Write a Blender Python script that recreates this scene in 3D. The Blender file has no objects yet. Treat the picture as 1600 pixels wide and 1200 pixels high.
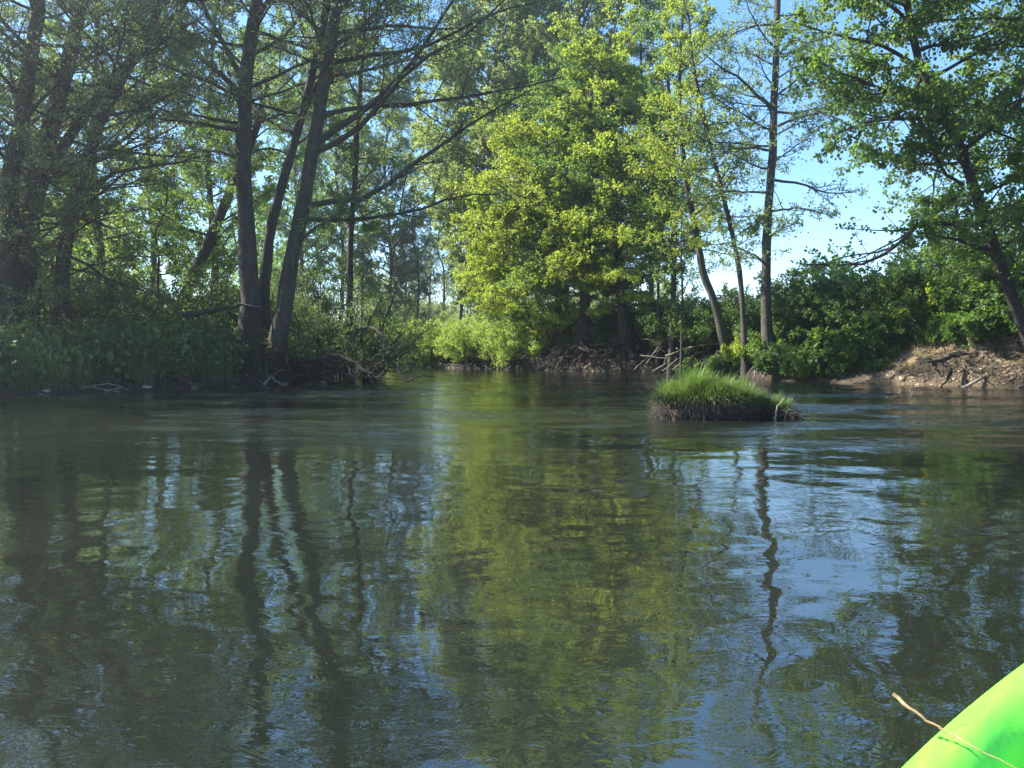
import bpy, math, random
import numpy as np
from mathutils import Vector
R = math.radians
scene = bpy.context.scene
C = scene.collection

# ------------------------------------------------------------------ camera, sky, sun, exposure
F = 1202.0; CX, CY = 800.0, 600.0; HOR = 545.0; CAMH = 1.0
PITCH = math.atan((CY - HOR) / F)
cam = bpy.data.cameras.new('camera'); camo = bpy.data.objects.new('camera', cam); C.objects.link(camo)
cam.sensor_width = 36; cam.lens = 36 * F / 1600; cam.clip_end = 3000; cam.clip_start = 0.05
camo.location = (0, 0, CAMH); camo.rotation_euler = (R(90) - PITCH, 0, 0)
scene.camera = camo
SUN_AZ, SUN_EL = 73.0, 42.0          # degrees to the left of straight ahead, degrees up
w = bpy.data.worlds.new("World"); scene.world = w; w.use_nodes = True
nt = w.node_tree; bg = nt.nodes['Background']
sky = nt.nodes.new('ShaderNodeTexSky'); sky.sky_type = 'NISHITA'; sky.sun_disc = False
sky.sun_elevation = R(SUN_EL); sky.sun_rotation = R(-SUN_AZ); sky.air_density = 1.0; sky.dust_density = 0.3; sky.ozone_density = 2.0; sky.altitude = 1200
m1_ = nt.nodes.new('ShaderNodeVectorMath'); m1_.operation = 'SCALE'; m1_.inputs['Scale'].default_value = 0.11; nt.links.new(sky.outputs[0], m1_.inputs[0])
g_ = nt.nodes.new('ShaderNodeGamma'); g_.inputs['Gamma'].default_value = 0.8; nt.links.new(m1_.outputs[0], g_.inputs['Color'])
hs_ = nt.nodes.new('ShaderNodeHueSaturation'); hs_.inputs['Saturation'].default_value = 1.32; hs_.inputs['Value'].default_value = 0.66; nt.links.new(g_.outputs[0], hs_.inputs['Color'])
m2_ = nt.nodes.new('ShaderNodeVectorMath'); m2_.operation = 'SCALE'; m2_.inputs['Scale'].default_value = 1 / 0.11; nt.links.new(hs_.outputs[0], m2_.inputs[0])
nt.links.new(m2_.outputs[0], bg.inputs[0]); bg.inputs[1].default_value = 0.11
sl = bpy.data.lights.new('sun', 'SUN'); sl.energy = 5.0; sl.angle = R(0.53); sl.color = (1, 0.94, 0.84)
so = bpy.data.objects.new('sun', sl); C.objects.link(so)
SD = Vector((-math.sin(R(SUN_AZ)) * math.cos(R(SUN_EL)), math.cos(R(SUN_AZ)) * math.cos(R(SUN_EL)), math.sin(R(SUN_EL))))
so.rotation_euler = SD.to_track_quat('Z', 'Y').to_euler(); so.location = (-30, 10, 40)
scene.view_settings.view_transform = 'Standard'; scene.view_settings.look = 'None'
scene.view_settings.gamma = 1; scene.view_settings.exposure = 2.05; scene.view_settings.use_curve_mapping = False
scene.render.engine = 'CYCLES'
cy = scene.cycles
cy.max_bounces = 8; cy.diffuse_bounces = 5; cy.glossy_bounces = 3; cy.transmission_bounces = 4; cy.transparent_max_bounces = 4
cy.use_denoising = True
try: cy.denoiser = 'OPENIMAGEDENOISE'; cy.denoising_prefilter = 'ACCURATE'
except Exception: pass
cy.sample_clamp_indirect = 6

# ------------------------------------------------------------------ numpy helpers
def nrm(a): return a / (np.linalg.norm(a, axis=-1, keepdims=True) + 1e-9)
UP = np.array([0, 0, 1.0])
ca, sa = math.cos(PITCH), math.sin(PITCH)
def at(px, py, D):
    """a point D metres ahead that sits in the direction (px,py) of the photo"""
    x = (px - CX) / F; z = (CY - py) / F
    d = np.array([x, ca + z * sa, -sa + z * ca]); d = d * (D / d[1])
    return d + np.array([0, 0, CAMH])
def gx(px, D): return (px - CX) / F * D

def _hash(ix, iy, seed):
    h = (ix.astype(np.int64) * 374761393 + iy.astype(np.int64) * 668265263 + seed * 974711) & 0xffffffff
    h = ((h ^ (h >> 13)) * 1274126177) & 0xffffffff
    h = h ^ (h >> 16)
    return (h & 0xffff) / 65535.0
def noise2(x, y, seed=0):
    ix = np.floor(x); iy = np.floor(y); fx = x - ix; fy = y - iy
    ux = fx * fx * fx * (fx * (fx * 6 - 15) + 10); uy = fy * fy * fy * (fy * (fy * 6 - 15) + 10)
    a = _hash(ix, iy, seed); b = _hash(ix + 1, iy, seed); c = _hash(ix, iy + 1, seed); d = _hash(ix + 1, iy + 1, seed)
    return (a + (b - a) * ux + (c - a) * uy + (a - b - c + d) * ux * uy) * 2 - 1
def fbm(x, y, o=4, seed=0, g=0.5):
    x = np.asarray(x, float); y = np.asarray(y, float)
    s = 0; a = 1.0
    for i in range(o):
        cs, sn = math.cos(0.6 * i), math.sin(0.6 * i)
        s = s + a * noise2((x * cs - y * sn) * 2 ** i + 17.3 * i, (x * sn + y * cs) * 2 ** i - 9.1 * i, seed + i); a *= g
    return s
def sstep(a, b, x):
    t = np.clip((x - a) / (b - a), 0, 1); return t * t * (3 - 2 * t)

class MB:
    def __init__(s): s.v = []; s.q = []; s.m = []; s.s = []; s.n = 0
    def add(s, v, q, mat=0, smooth=True):
        v = np.asarray(v, float).reshape(-1, 3); q = np.asarray(q, np.int64).reshape(-1, 4)
        s.v.append(v); s.q.append(q + s.n); s.n += len(v)
        s.m.append(np.full(len(q), mat, np.int32)); s.s.append(np.full(len(q), smooth, bool))
    def build(s, name, mats, parent=None, origin=None):
        v = np.concatenate(s.v); q = np.concatenate(s.q).astype(np.int32)
        if parent is not None and origin is None: origin = np.array(parent.location)
        if origin is not None: v = v - np.asarray(origin)
        me = bpy.data.meshes.new(name)
        me.vertices.add(len(v)); me.vertices.foreach_set('co', v.astype(np.float32).ravel())
        me.loops.add(q.size); me.loops.foreach_set('vertex_index', q.ravel())
        me.polygons.add(len(q)); me.polygons.foreach_set('loop_start', np.arange(len(q), dtype=np.int32) * 4)
        me.polygons.foreach_set('material_index', np.concatenate(s.m))
        me.polygons.foreach_set('use_smooth', np.concatenate(s.s))
        me.update(calc_edges=True)
        for m in (mats if isinstance(mats, (list, tuple)) else [mats]): me.materials.append(m)
        o = bpy.data.objects.new(name, me); C.objects.link(o)
        if parent is not None: o.parent = parent
        elif origin is not None: o.location = tuple(origin)
        return o

def tag(o, label=None, cat=None, group=None, kind=None):
    if label: o['label'] = label
    if cat: o['category'] = cat
    if group: o['group'] = group
    if kind: o['kind'] = kind
    return o
def thing(name, label, cat, loc, group=None):
    o = bpy.data.objects.new(name, None); C.objects.link(o); o.location = tuple(float(a) for a in loc)
    o.empty_display_size = 0.2
    return tag(o, label, cat, group)

def tubes(P, Rr, sides=5):
    """P (N,K,3), Rr (N,K) -> verts, quads"""
    N, K, _ = P.shape
    T = nrm(np.gradient(P, axis=1))
    ref = np.zeros((N, 1, 3)); m = nrm(P[:, -1] - P[:, 0])
    vert = np.abs(m[:, 2]) > 0.7
    ref[vert] = [1, 0.1, 0]; ref[~vert] = [0, 0, 1]
    A = nrm(np.cross(T, ref)); B = np.cross(T, A)
    ang = np.arange(sides) / sides * 2 * np.pi
    V = P[:, :, None, :] + Rr[:, :, None, None] * (np.cos(ang)[None, None, :, None] * A[:, :, None, :] + np.sin(ang)[None, None, :, None] * B[:, :, None, :])
    i = np.arange(N)[:, None, None] * K * sides; k = np.arange(K - 1)[None, :, None] * sides; s_ = np.arange(sides)[None, None, :]
    s2 = (s_ + 1) % sides
    q = np.stack([i + k + s_, i + k + s2, i + k + sides + s2, i + k + sides + s_], -1).reshape(-1, 4)
    return V.reshape(-1, 3), q

def resample(pts, K, wob=0, rng=None):
    pts = np.asarray(pts, float)
    if len(pts) == 2: pts = np.array([pts[0], (pts[0] + pts[1]) / 2, pts[1]])
    n = len(pts); ext = np.vstack([2 * pts[0] - pts[1], pts, 2 * pts[-1] - pts[-2]])
    seg = np.linalg.norm(np.diff(pts, axis=0), axis=1); cum = np.concatenate([[0], np.cumsum(seg)])
    out = []
    for u in np.linspace(0, cum[-1], K):
        i = min(np.searchsorted(cum, u, 'right') - 1, n - 2); t = (u - cum[i]) / max(seg[i], 1e-6)
        p0, p1, p2, p3 = ext[i], ext[i + 1], ext[i + 2], ext[i + 3]
        out.append(0.5 * ((2 * p1) + (-p0 + p2) * t + (2 * p0 - 5 * p1 + 4 * p2 - p3) * t * t + (-p0 + 3 * p1 - 3 * p2 + p3) * t ** 3))
    out = np.array(out)
    if wob and rng is not None:
        nz = rng.normal(0, wob, out.shape); nz[0] = 0; out = out + nz
    return out

def sample(P, idx, t):
    K = P.shape[1]; f = t * (K - 1); i = np.minimum(f.astype(int), K - 2); f = f - i
    a = P[idx, i]; b = P[idx, i + 1]
    f = f[:, None] if a.ndim == 2 else f
    return a + (b - a) * f, b - a

def grow(base, d, L, K, wander, up, rng):
    pts = [base]; d = nrm(d); st = (L / (K - 1))[:, None]; p = base
    for k in range(K - 1):
        d = nrm(d + rng.normal(0, wander, d.shape) + up * UP)
        p = p + d * st; pts.append(p)
    return np.stack(pts, 1)

def children(P, Rr, Lp, n, rng, t0, t1, ang, lenk, flat, K, wander, up, rk=0.6, mod=None):
    N = len(P); idx = np.repeat(np.arange(N), n)
    t = t0 + (t1 - t0) * ((np.tile(np.arange(n), N) + rng.random(N * n)) / n)
    b, tan = sample(P, idx, t); tan = nrm(tan)
    sgn = np.where(np.tile(np.arange(n), N) % 2 == 0, 1, -1)[:, None]
    h = nrm(np.cross(tan, UP) + 1e-4); r = nrm(np.cross(tan, rng.normal(size=tan.shape)))
    perp = nrm(flat * sgn * h + (1 - flat) * r)
    a = np.radians(rng.uniform(ang[0], ang[1], N * n))[:, None]
    d = tan * np.cos(a) + perp * np.sin(a)
    L = Lp[idx] * lenk * (1.15 - 0.75 * t) * rng.uniform(0.6, 1.25, N * n)
    Pc = grow(b, d, L, K, wander, up, rng)
    r0, _ = sample(Rr[..., None], idx, t); r0 = np.minimum(r0[:, 0] * rk, 0.011 * L + 0.004)
    Rc = r0[:, None] * np.linspace(1, 0.25, K)[None]
    return Pc, Rc, L

def leaf_quads(pos, d, size, wr, rng, tilt=0.8, nice=False, upn=1.0):
    n = len(pos); s = (size * rng.uniform(0.65, 1.25, n))[:, None]
    d = nrm(d); nn = nrm(upn * UP + rng.normal(0, tilt * 1.35, (n, 3))); side = nrm(np.cross(d, nn)); nn = np.cross(side, d)
    wv = side * s * wr / 2; f = nn * s * 0.1
    if not nice:
        V = np.stack([pos, pos + d * s * .5 + wv + f, pos + d * s, pos + d * s * .5 - wv + f], 1)
        q = np.arange(n)[:, None] * 4 + np.arange(4)[None]
        return V.reshape(-1, 3), q
    V = np.stack([pos, pos + d * s * .28 + wv * .9 + f, pos + d * s * .72 + wv * .85 + f, pos + d * s - f * .6, pos + d * s * .72 - wv * .85 + f, pos + d * s * .28 - wv * .9 + f], 1)
    b = np.arange(n)[:, None] * 6
    q = np.concatenate([b + np.array([0, 1, 2, 3])[None], b + np.array([0, 3, 4, 5])[None]], 0)
    return V.reshape(-1, 3), q

def twig_leaves(mb, P, nl, size, wr, rng, mat=0, nice=False, t0=0.15, spread=0.04, tilt=0.8, droop=-0.1):
    N = len(P); idx = np.repeat(np.arange(N), nl); t = rng.uniform(t0, 1, N * nl)
    b, tan = sample(P, idx, t)
    d = nrm(tan) * 0.45 + rng.normal(0, 0.55, b.shape) + droop * UP
    b = b + rng.normal(0, spread, b.shape)
    v, q = leaf_quads(b, d, size, wr, rng, tilt, nice)
    mb.add(v, q, mat, False)

# ------------------------------------------------------------------ materials
def newmat(name):
    m = bpy.data.materials.new(name); m.use_nodes = True
    return m, m.node_tree, m.node_tree.nodes['Principled BSDF'], m.node_tree.nodes['Material Output']
def N_(t, k, **kw):
    n = t.nodes.new(k)
    for a, b in kw.items(): setattr(n, a, b)
    return n
def ramp(t, stops):
    n = N_(t, 'ShaderNodeValToRGB'); cr = n.color_ramp
    while len(cr.elements) < len(stops): cr.elements.new(0.5)
    for e, (p, c) in zip(cr.elements, stops): e.position = p; e.color = (*c, 1)
    return n
def noisen(t, scale, detail=4, rough=0.55, vec=None, dist=0):
    n = N_(t, 'ShaderNodeTexNoise'); n.inputs['Scale'].default_value = scale; n.inputs['Detail'].default_value = detail
    n.inputs['Roughness'].default_value = rough; n.inputs['Distortion'].default_value = dist
    if vec is not None: t.links.new(vec, n.inputs['Vector'])
    return n
def leafmat(name, a, b, trans, tmix=0.45, spec=0.35, rough=0.5):
    """a,b: two reflected leaf colours; trans: colour of light passing through a leaf"""
    m, t, p, out = newmat(name); L = t.links
    geo = N_(t, 'ShaderNodeNewGeometry'); oi = N_(t, 'ShaderNodeObjectInfo'); tc = N_(t, 'ShaderNodeTexCoord')
    nz = noisen(t, 0.7, 2, 0.5, tc.outputs['Object'])
    ad = N_(t, 'ShaderNodeMath', operation='ADD'); L.new(geo.outputs['Random Per Island'], ad.inputs[0]); L.new(nz.outputs['Fac'], ad.inputs[1])
    mu = N_(t, 'ShaderNodeMath', operation='MULTIPLY'); L.new(ad.outputs[0], mu.inputs[0]); mu.inputs[1].default_value = 0.5
    rp = ramp(t, [(0.2, a), (0.75, b)]); L.new(mu.outputs[0], rp.inputs[0])
    hs = N_(t, 'ShaderNodeHueSaturation'); L.new(rp.outputs[0], hs.inputs['Color'])
    mr = N_(t, 'ShaderNodeMapRange'); L.new(oi.outputs['Random'], mr.inputs['Value']); mr.inputs['To Min'].default_value = 0.85; mr.inputs['To Max'].default_value = 1.15
    L.new(mr.outputs[0], hs.inputs['Value'])
    L.new(hs.outputs[0], p.inputs['Base Color']); p.inputs['Roughness'].default_value = rough; p.inputs['Specular IOR Level'].default_value = spec
    tr = N_(t, 'ShaderNodeBsdfTranslucent'); mc = N_(t, 'ShaderNodeMix', data_type='RGBA'); mc.blend_type = 'MIX'
    mc.inputs[0].default_value = 0.75; L.new(hs.outputs[0], mc.inputs[6]); mc.inputs[7].default_value = (*trans, 1)
    L.new(mc.outputs[2], tr.inputs['Color'])
    mx = N_(t, 'ShaderNodeMixShader'); mx.inputs[0].default_value = tmix
    L.new(p.outputs[0], mx.inputs[1]); L.new(tr.outputs[0], mx.inputs[2]); L.new(mx.outputs[0], out.inputs['Surface'])
    return m
def barkmat(name, dark, light, moss=None, scale=7, bump=0.9):
    m, t, p, out = newmat(name); L = t.links
    tc = N_(t, 'ShaderNodeTexCoord'); mp = N_(t, 'ShaderNodeMapping'); mp.inputs['Scale'].default_value = (1, 1, 0.35)
    L.new(tc.outputs['Object'], mp.inputs['Vector'])
    n1 = noisen(t, scale, 8, 0.65, mp.outputs[0], 0.6); n2 = noisen(t, 1.3, 3, 0.6, tc.outputs['Object'])
    rp = ramp(t, [(0.32, dark), (0.72, light)]); L.new(n1.outputs['Fac'], rp.inputs[0])
    col = rp.outputs[0]
    if moss:
        rm = ramp(t, [(0.5, (0, 0, 0)), (0.66, (1, 1, 1))]); L.new(n2.outputs['Fac'], rm.inputs[0])
        mc = N_(t, 'ShaderNodeMix', data_type='RGBA'); L.new(rm.outputs[0], mc.inputs[0]); L.new(col, mc.inputs[6]); mc.inputs[7].default_value = (*moss, 1); col = mc.outputs[2]
    L.new(col, p.inputs['Base Color']); p.inputs['Roughness'].default_value = 0.9
    n3 = noisen(t, scale * 4, 8, 0.7, mp.outputs[0]); bp = N_(t, 'ShaderNodeBump'); bp.inputs['Strength'].default_value = bump; bp.inputs['Distance'].default_value = 0.07
    L.new(n3.outputs['Fac'], bp.inputs['Height']); L.new(bp.outputs[0], p.inputs['Normal'])
    return m
M = {}
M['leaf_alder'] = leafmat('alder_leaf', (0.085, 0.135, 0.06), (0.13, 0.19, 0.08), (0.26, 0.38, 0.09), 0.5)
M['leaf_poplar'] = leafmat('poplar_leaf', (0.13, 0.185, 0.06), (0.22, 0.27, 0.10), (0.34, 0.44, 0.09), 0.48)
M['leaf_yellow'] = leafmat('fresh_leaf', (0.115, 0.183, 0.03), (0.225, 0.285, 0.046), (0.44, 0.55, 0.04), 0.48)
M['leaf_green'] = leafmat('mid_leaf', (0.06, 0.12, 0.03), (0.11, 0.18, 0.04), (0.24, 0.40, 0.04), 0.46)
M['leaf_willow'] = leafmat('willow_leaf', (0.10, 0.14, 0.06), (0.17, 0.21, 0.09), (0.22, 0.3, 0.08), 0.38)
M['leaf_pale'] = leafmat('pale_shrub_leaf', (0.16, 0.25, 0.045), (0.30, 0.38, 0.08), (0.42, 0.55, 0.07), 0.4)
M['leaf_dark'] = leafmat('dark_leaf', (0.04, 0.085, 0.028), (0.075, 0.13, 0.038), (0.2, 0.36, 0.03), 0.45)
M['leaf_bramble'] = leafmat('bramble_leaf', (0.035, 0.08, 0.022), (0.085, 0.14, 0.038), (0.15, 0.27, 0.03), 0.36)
M['leaf_herb'] = leafmat('herb_leaf', (0.07, 0.12, 0.045), (0.12, 0.18, 0.065), (0.18, 0.3, 0.05), 0.4)
M['grass'] = leafmat('grass_blade', (0.06, 0.11, 0.026), (0.12, 0.18, 0.045), (0.18, 0.31, 0.04), 0.38)
M['grass_bank'] = leafmat('bank_grass_blade', (0.075, 0.12, 0.05), (0.14, 0.18, 0.08), (0.2, 0.3, 0.07), 0.42)
M['straw'] = leafmat('dry_grass_blade', (0.16, 0.12, 0.06), (0.3, 0.24, 0.12), (0.3, 0.24, 0.1), 0.3)
M['bark'] = barkmat('grey_bark', (0.016, 0.014, 0.012), (0.075, 0.066, 0.055))
M['bark_moss'] = barkmat('mossy_bark', (0.02, 0.018, 0.013), (0.10, 0.085, 0.065), (0.04, 0.05, 0.02))
M['bark_dark'] = barkmat('dark_bark', (0.02, 0.017, 0.013), (0.06, 0.05, 0.04))
M['twig'] = barkmat('twig_bark', (0.022, 0.018, 0.014), (0.06, 0.048, 0.035), None, 12, 0.2)
M['drift'] = barkmat('bleached_wood', (0.14, 0.11, 0.08), (0.34, 0.29, 0.23), None, 9, 0.4)
M['root'] = barkmat('root_bark', (0.03, 0.023, 0.016), (0.11, 0.085, 0.06), None, 9, 0.5)

# ------------------------------------------------------------------ river outline and terrain
# x, y, bank heights 0.4 m, 1.3 m, 3 m and 8 m inland
W = [(-19, -40, .2, .6, 1, 1.3), (-16, 0, .2, .6, 1, 1.3), (-14, 8, .2, .6, 1, 1.3), (-12.2, 13, .15, .5, .95, 1.3), (-10.9, 16, .12, .45, .9, 1.3), (-9.6, 17.6, .12, .45, .9, 1.3),
     (-7.9, 19, .15, .5, .9, 1.3), (-6.8, 20.6, .25, .6, .9, 1.2), (-5.8, 21.5, .25, .55, .8, 1.2), (-5.3, 22.8, .2, .5, .8, 1.2), (-5.9, 25, .2, .5, .9, 1.2), (-8, 29, .2, .5, .9, 1.2),
     (-11.5, 34, .2, .5, .9, 1.2), (-16, 37, .2, .5, .9, 1.2), (-27, 39, .2, .5, .9, 1.2), (-60, 38, .2, .5, .9, 1.2),
     (-60, 50, .2, .6, 1.1, 1.3), (-26, 47, .2, .6, 1.1, 1.3), (-14, 44.5, .2, .6, 1.1, 1.3), (-8.6, 43, .15, .5, 1.2, 1.4), (-5, 41.5, .12, .5, 1.3, 1.4), (-3.3, 40, .12, .5, 1.3, 1.4),
     (-1, 38, .15, .6, 1.2, 1.4), (0.9, 36.4, .5, 1.0, 1.3, 1.5), (2.9, 34.5, .7, 1.1, 1.3, 1.6), (5.5, 33, .7, 1.1, 1.4, 1.8), (7.7, 31.2, .7, 1.2, 1.5, 2.0), (7.9, 28.5, .6, 1.2, 1.7, 2.2),
     (8.0, 26.3, .4, 1.1, 1.8, 2.3), (8.5, 24.4, .3, .9, 1.7, 2.4), (9.9, 22.5, .2, .6, 1.4, 2.3), (11.2, 21.2, .35, 1.15, 1.95, 2.5), (12.2, 20.2, .5, 1.45, 2.1, 2.6), (13.2, 19.2, .6, 1.5, 2.1, 2.7),
     (15.5, 15, .5, 1.2, 1.7, 2.2), (17, 8, .5, 1.1, 1.6, 2.2), (18, 0, .5, 1.1, 1.6, 2.2), (19, -40, .5, 1.1, 1.6, 2.2)]
W = np.array(W, float)
def river(x, y):
    """signed distance from the water's edge (+ inland) and the bank heights there"""
    x = np.asarray(x, float); y = np.asarray(y, float); sh = x.shape; x = x.ravel(); y = y.ravel()
    xw = x + 0.16 * fbm(x * 0.7, y * 0.7, 2, 5); yw = y + 0.16 * fbm(x * 0.7 + 50, y * 0.7, 2, 6)
    best = np.full(x.shape, 1e9); prof = np.zeros((len(x), 4)); inside = np.zeros(x.shape, bool)
    n = len(W)
    for i in range(n):
        a = W[i]; b = W[(i + 1) % n]; e = b[:2] - a[:2]; L2 = e @ e
        t = np.clip(((xw - a[0]) * e[0] + (yw - a[1]) * e[1]) / L2, 0, 1)
        d = np.hypot(xw - a[0] - t * e[0], yw - a[1] - t * e[1])
        mk = d < best; best[mk] = d[mk]; prof[mk] = a[2:] + (b[2:] - a[2:]) * t[mk, None]
        c = ((a[1] > yw) != (b[1] > yw)) & (xw < (b[0] - a[0]) * (yw - a[1]) / (b[1] - a[1] + 1e-12) + a[0]); inside ^= c
    return np.where(inside, -best, best).reshape(sh), prof.reshape(sh + (4,))
def ground(x, y):
    d, p = river(x, y)
    h = np.where(d < 0, np.maximum(d * 0.55, -1.1), 0)
    h = np.where(d > 0, p[..., 0] * np.clip(d / 0.4, 0, 1), h)
    h = h + (p[..., 1] - p[..., 0]) * sstep(0.35, 1.4, d) + (p[..., 2] - p[..., 1]) * sstep(1.2, 3.2, d) + (p[..., 3] - p[..., 2]) * sstep(3, 9, d)
    k = sstep(0.0, 0.8, d)
    h = h + k * (0.06 * fbm(np.asarray(x) * 1.3, np.asarray(y) * 1.3, 4, 11) + 0.03 * fbm(np.asarray(x) * 6, np.asarray(y) * 6, 3, 12)) + sstep(6, 40, d) * 0.25 * fbm(np.asarray(x) * .08, np.asarray(y) * .08, 3, 13)
    return h
def zg(x, y): return float(ground(np.array([x]), np.array([y]))[0])

def axis_steps(lo, hi, fine0, fine1, f, growth, cap):
    a = list(np.arange(fine0, fine1, f)); s = f; v = a[-1]
    while v < hi: s = min(s * growth, cap); v += s; a.append(v)
    s = f; v = a[0]; pre = []
    while v > lo: s = min(s * growth, cap); v -= s; pre.append(v)
    return np.array(pre[::-1] + a)
def grid(xs, ys, z):
    nx, ny = len(xs), len(ys)
    X, Y = np.meshgrid(xs, ys); V = np.stack([X, Y, z(X, Y)], -1).reshape(-1, 3)
    i = np.arange(ny - 1)[:, None] * nx + np.arange(nx - 1)[None]; i = i.ravel()
    return V, np.stack([i, i + 1, i + nx + 1, i + nx], -1)

m, t, p, out = newmat('river_bank_soil'); L = t.links; M['ground'] = m
tc = N_(t, 'ShaderNodeTexCoord'); P_ = tc.outputs['Object']
n1 = noisen(t, 0.9, 5, 0.6, P_); n2 = noisen(t, 9, 6, 0.7, P_)
soil = ramp(t, [(0.3, (0.075, 0.052, 0.03)), (0.55, (0.16, 0.115, 0.068)), (0.8, (0.25, 0.19, 0.115))]); L.new(n2.outputs['Fac'], soil.inputs[0])
top = ramp(t, [(0.35, (0.04, 0.05, 0.02)), (0.7, (0.08, 0.075, 0.035))]); L.new(n2.outputs['Fac'], top.inputs[0])
sep = N_(t, 'ShaderNodeSeparateXYZ'); L.new(P_, sep.inputs[0])
ad = N_(t, 'ShaderNodeMath', operation='ADD'); L.new(sep.outputs[2], ad.inputs[0])
mu = N_(t, 'ShaderNodeMath', operation='MULTIPLY'); L.new(n1.outputs['Fac'], mu.inputs[0]); mu.inputs[1].default_value = 0.9; L.new(mu.outputs[0], ad.inputs[1])
hr = N_(t, 'ShaderNodeMapRange'); hr.inputs['From Min'].default_value = 1.75; hr.inputs['From Max'].default_value = 2.2; L.new(ad.outputs[0], hr.inputs['Value'])
mc = N_(t, 'ShaderNodeMix', data_type='RGBA'); L.new(hr.outputs[0], mc.inputs[0]); L.new(soil.outputs[0], mc.inputs[6]); L.new(top.outputs[0], mc.inputs[7])
# pale sandy slip on the right bank: distance from its middle
sc_ = at(1445, 540, 22.3)
vd = N_(t, 'ShaderNodeVectorMath', operation='DISTANCE'); L.new(P_, vd.inputs[0]); vd.inputs[1].default_value = (sc_[0], sc_[1], 1.0)
nn = N_(t, 'ShaderNodeMath', operation='MULTIPLY_ADD'); L.new(n1.outputs['Fac'], nn.inputs[0]); nn.inputs[1].default_value = 1.1; L.new(vd.outputs['Value'], nn.inputs[2])
sr = N_(t, 'ShaderNodeMapRange'); sr.inputs['From Min'].default_value = 1.2; sr.inputs['From Max'].default_value = 1.75; sr.inputs['To Min'].default_value = 1; sr.inputs['To Max'].default_value = 0; L.new(nn.outputs[0], sr.inputs['Value'])
sand = ramp(t, [(0.3, (0.30, 0.21, 0.09)), (0.7, (0.46, 0.35, 0.17))]); L.new(n2.outputs['Fac'], sand.inputs[0])
m2 = N_(t, 'ShaderNodeMix', data_type='RGBA'); L.new(sr.outputs[0], m2.inputs[0]); L.new(mc.outputs[2], m2.inputs[6]); L.new(sand.outputs[0], m2.inputs[7])
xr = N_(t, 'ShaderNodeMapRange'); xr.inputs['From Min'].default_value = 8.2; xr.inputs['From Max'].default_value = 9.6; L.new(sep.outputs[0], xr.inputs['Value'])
dk = N_(t, 'ShaderNodeMix', data_type='RGBA'); dk.blend_type = 'MULTIPLY'; dk.inputs[0].default_value = 1; L.new(m2.outputs[2], dk.inputs[6]); dk.inputs[7].default_value = (0.2, 0.2, 0.2, 1)  # soil away from the right bank darkened: tree shade put into its colour
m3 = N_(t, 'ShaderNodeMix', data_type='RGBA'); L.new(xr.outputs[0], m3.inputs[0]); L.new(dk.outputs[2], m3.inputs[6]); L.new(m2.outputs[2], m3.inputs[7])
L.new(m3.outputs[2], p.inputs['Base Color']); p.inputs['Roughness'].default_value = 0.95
bp = N_(t, 'ShaderNodeBump'); bp.inputs['Strength'].default_value = 1.0; bp.inputs['Distance'].default_value = 0.12
n4 = noisen(t, 22, 6, 0.7, P_); L.new(n4.outputs['Fac'], bp.inputs['Height']); L.new(bp.outputs[0], p.inputs['Normal'])

xs = axis_steps(-700, 700, -15, 17, 0.16, 1.12, 40); ys = axis_steps(-300, 900, 12, 46, 0.16, 1.12, 40)
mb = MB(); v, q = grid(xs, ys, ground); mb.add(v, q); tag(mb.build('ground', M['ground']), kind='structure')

# ------------------------------------------------------------------ water
m, t, p, out = newmat('river_water'); L = t.links; M['water'] = m
tc = N_(t, 'ShaderNodeTexCoord'); P_ = tc.outputs['Object']
p.inputs['Roughness'].default_value = 0.0; p.inputs['IOR'].default_value = 2.6
nb = noisen(t, 0.25, 3, 0.5, P_)
rp = ramp(t, [(0.3, (0.005, 0.008, 0.006)), (0.7, (0.017, 0.019, 0.013))]); L.new(nb.outputs['Fac'], rp.inputs[0]); L.new(rp.outputs[0], p.inputs['Base Color'])
at_ = N_(t, 'ShaderNodeAttribute'); at_.attribute_name = 'ripple'
mp = N_(t, 'ShaderNodeMapping'); mp.inputs['Scale'].default_value = (0.7, 1.25, 1); L.new(P_, mp.inputs['Vector'])
na = noisen(t, 9, 3, 0.55, mp.outputs[0], 0.6); nc = noisen(t, 38, 2, 0.5, mp.outputs[0])
b1 = N_(t, 'ShaderNodeBump'); b1.inputs['Distance'].default_value = 0.032; L.new(na.outputs['Fac'], b1.inputs['Height']); L.new(at_.outputs['Fac'], b1.inputs['Strength'])
b2 = N_(t, 'ShaderNodeBump'); b2.inputs['Distance'].default_value = 0.0014; L.new(nc.outputs['Fac'], b2.inputs['Height']); L.new(at_.outputs['Fac'], b2.inputs['Strength']); L.new(b1.outputs[0], b2.inputs['Normal'])
L.new(b2.outputs[0], p.inputs['Normal'])
def rip_mask(x, y):
    """how rough the current is: smooth glide near the boat, broken water around the tussock"""
    wob = 0.9 * fbm(x * 0.35, y * 0.35, 3, 31)
    band = sstep(7.6, 10.2, y + wob + 0.12 * np.abs(x - 2)) * (1 - 0.55 * sstep(19, 30, y))
    calm_left = sstep(-2.5, -8.0, x + wob) * sstep(15.5, 12.5, y)
    band = band * (1 - 0.85 * calm_left)
    patch = np.clip(0.5 + 0.75 * fbm(x * 0.45, y * 0.9, 3, 33), 0.08, 1.2)
    patch = patch + 0.5 * np.exp(-((x + 5) / 3.0) ** 2 - ((y - 17.2) / 1.3) ** 2)
    return np.clip(0.034 + 0.03 * fbm(x * 0.6, y * 0.6, 2, 35) + band * patch * 0.9, 0.02, 1.0)
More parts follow.
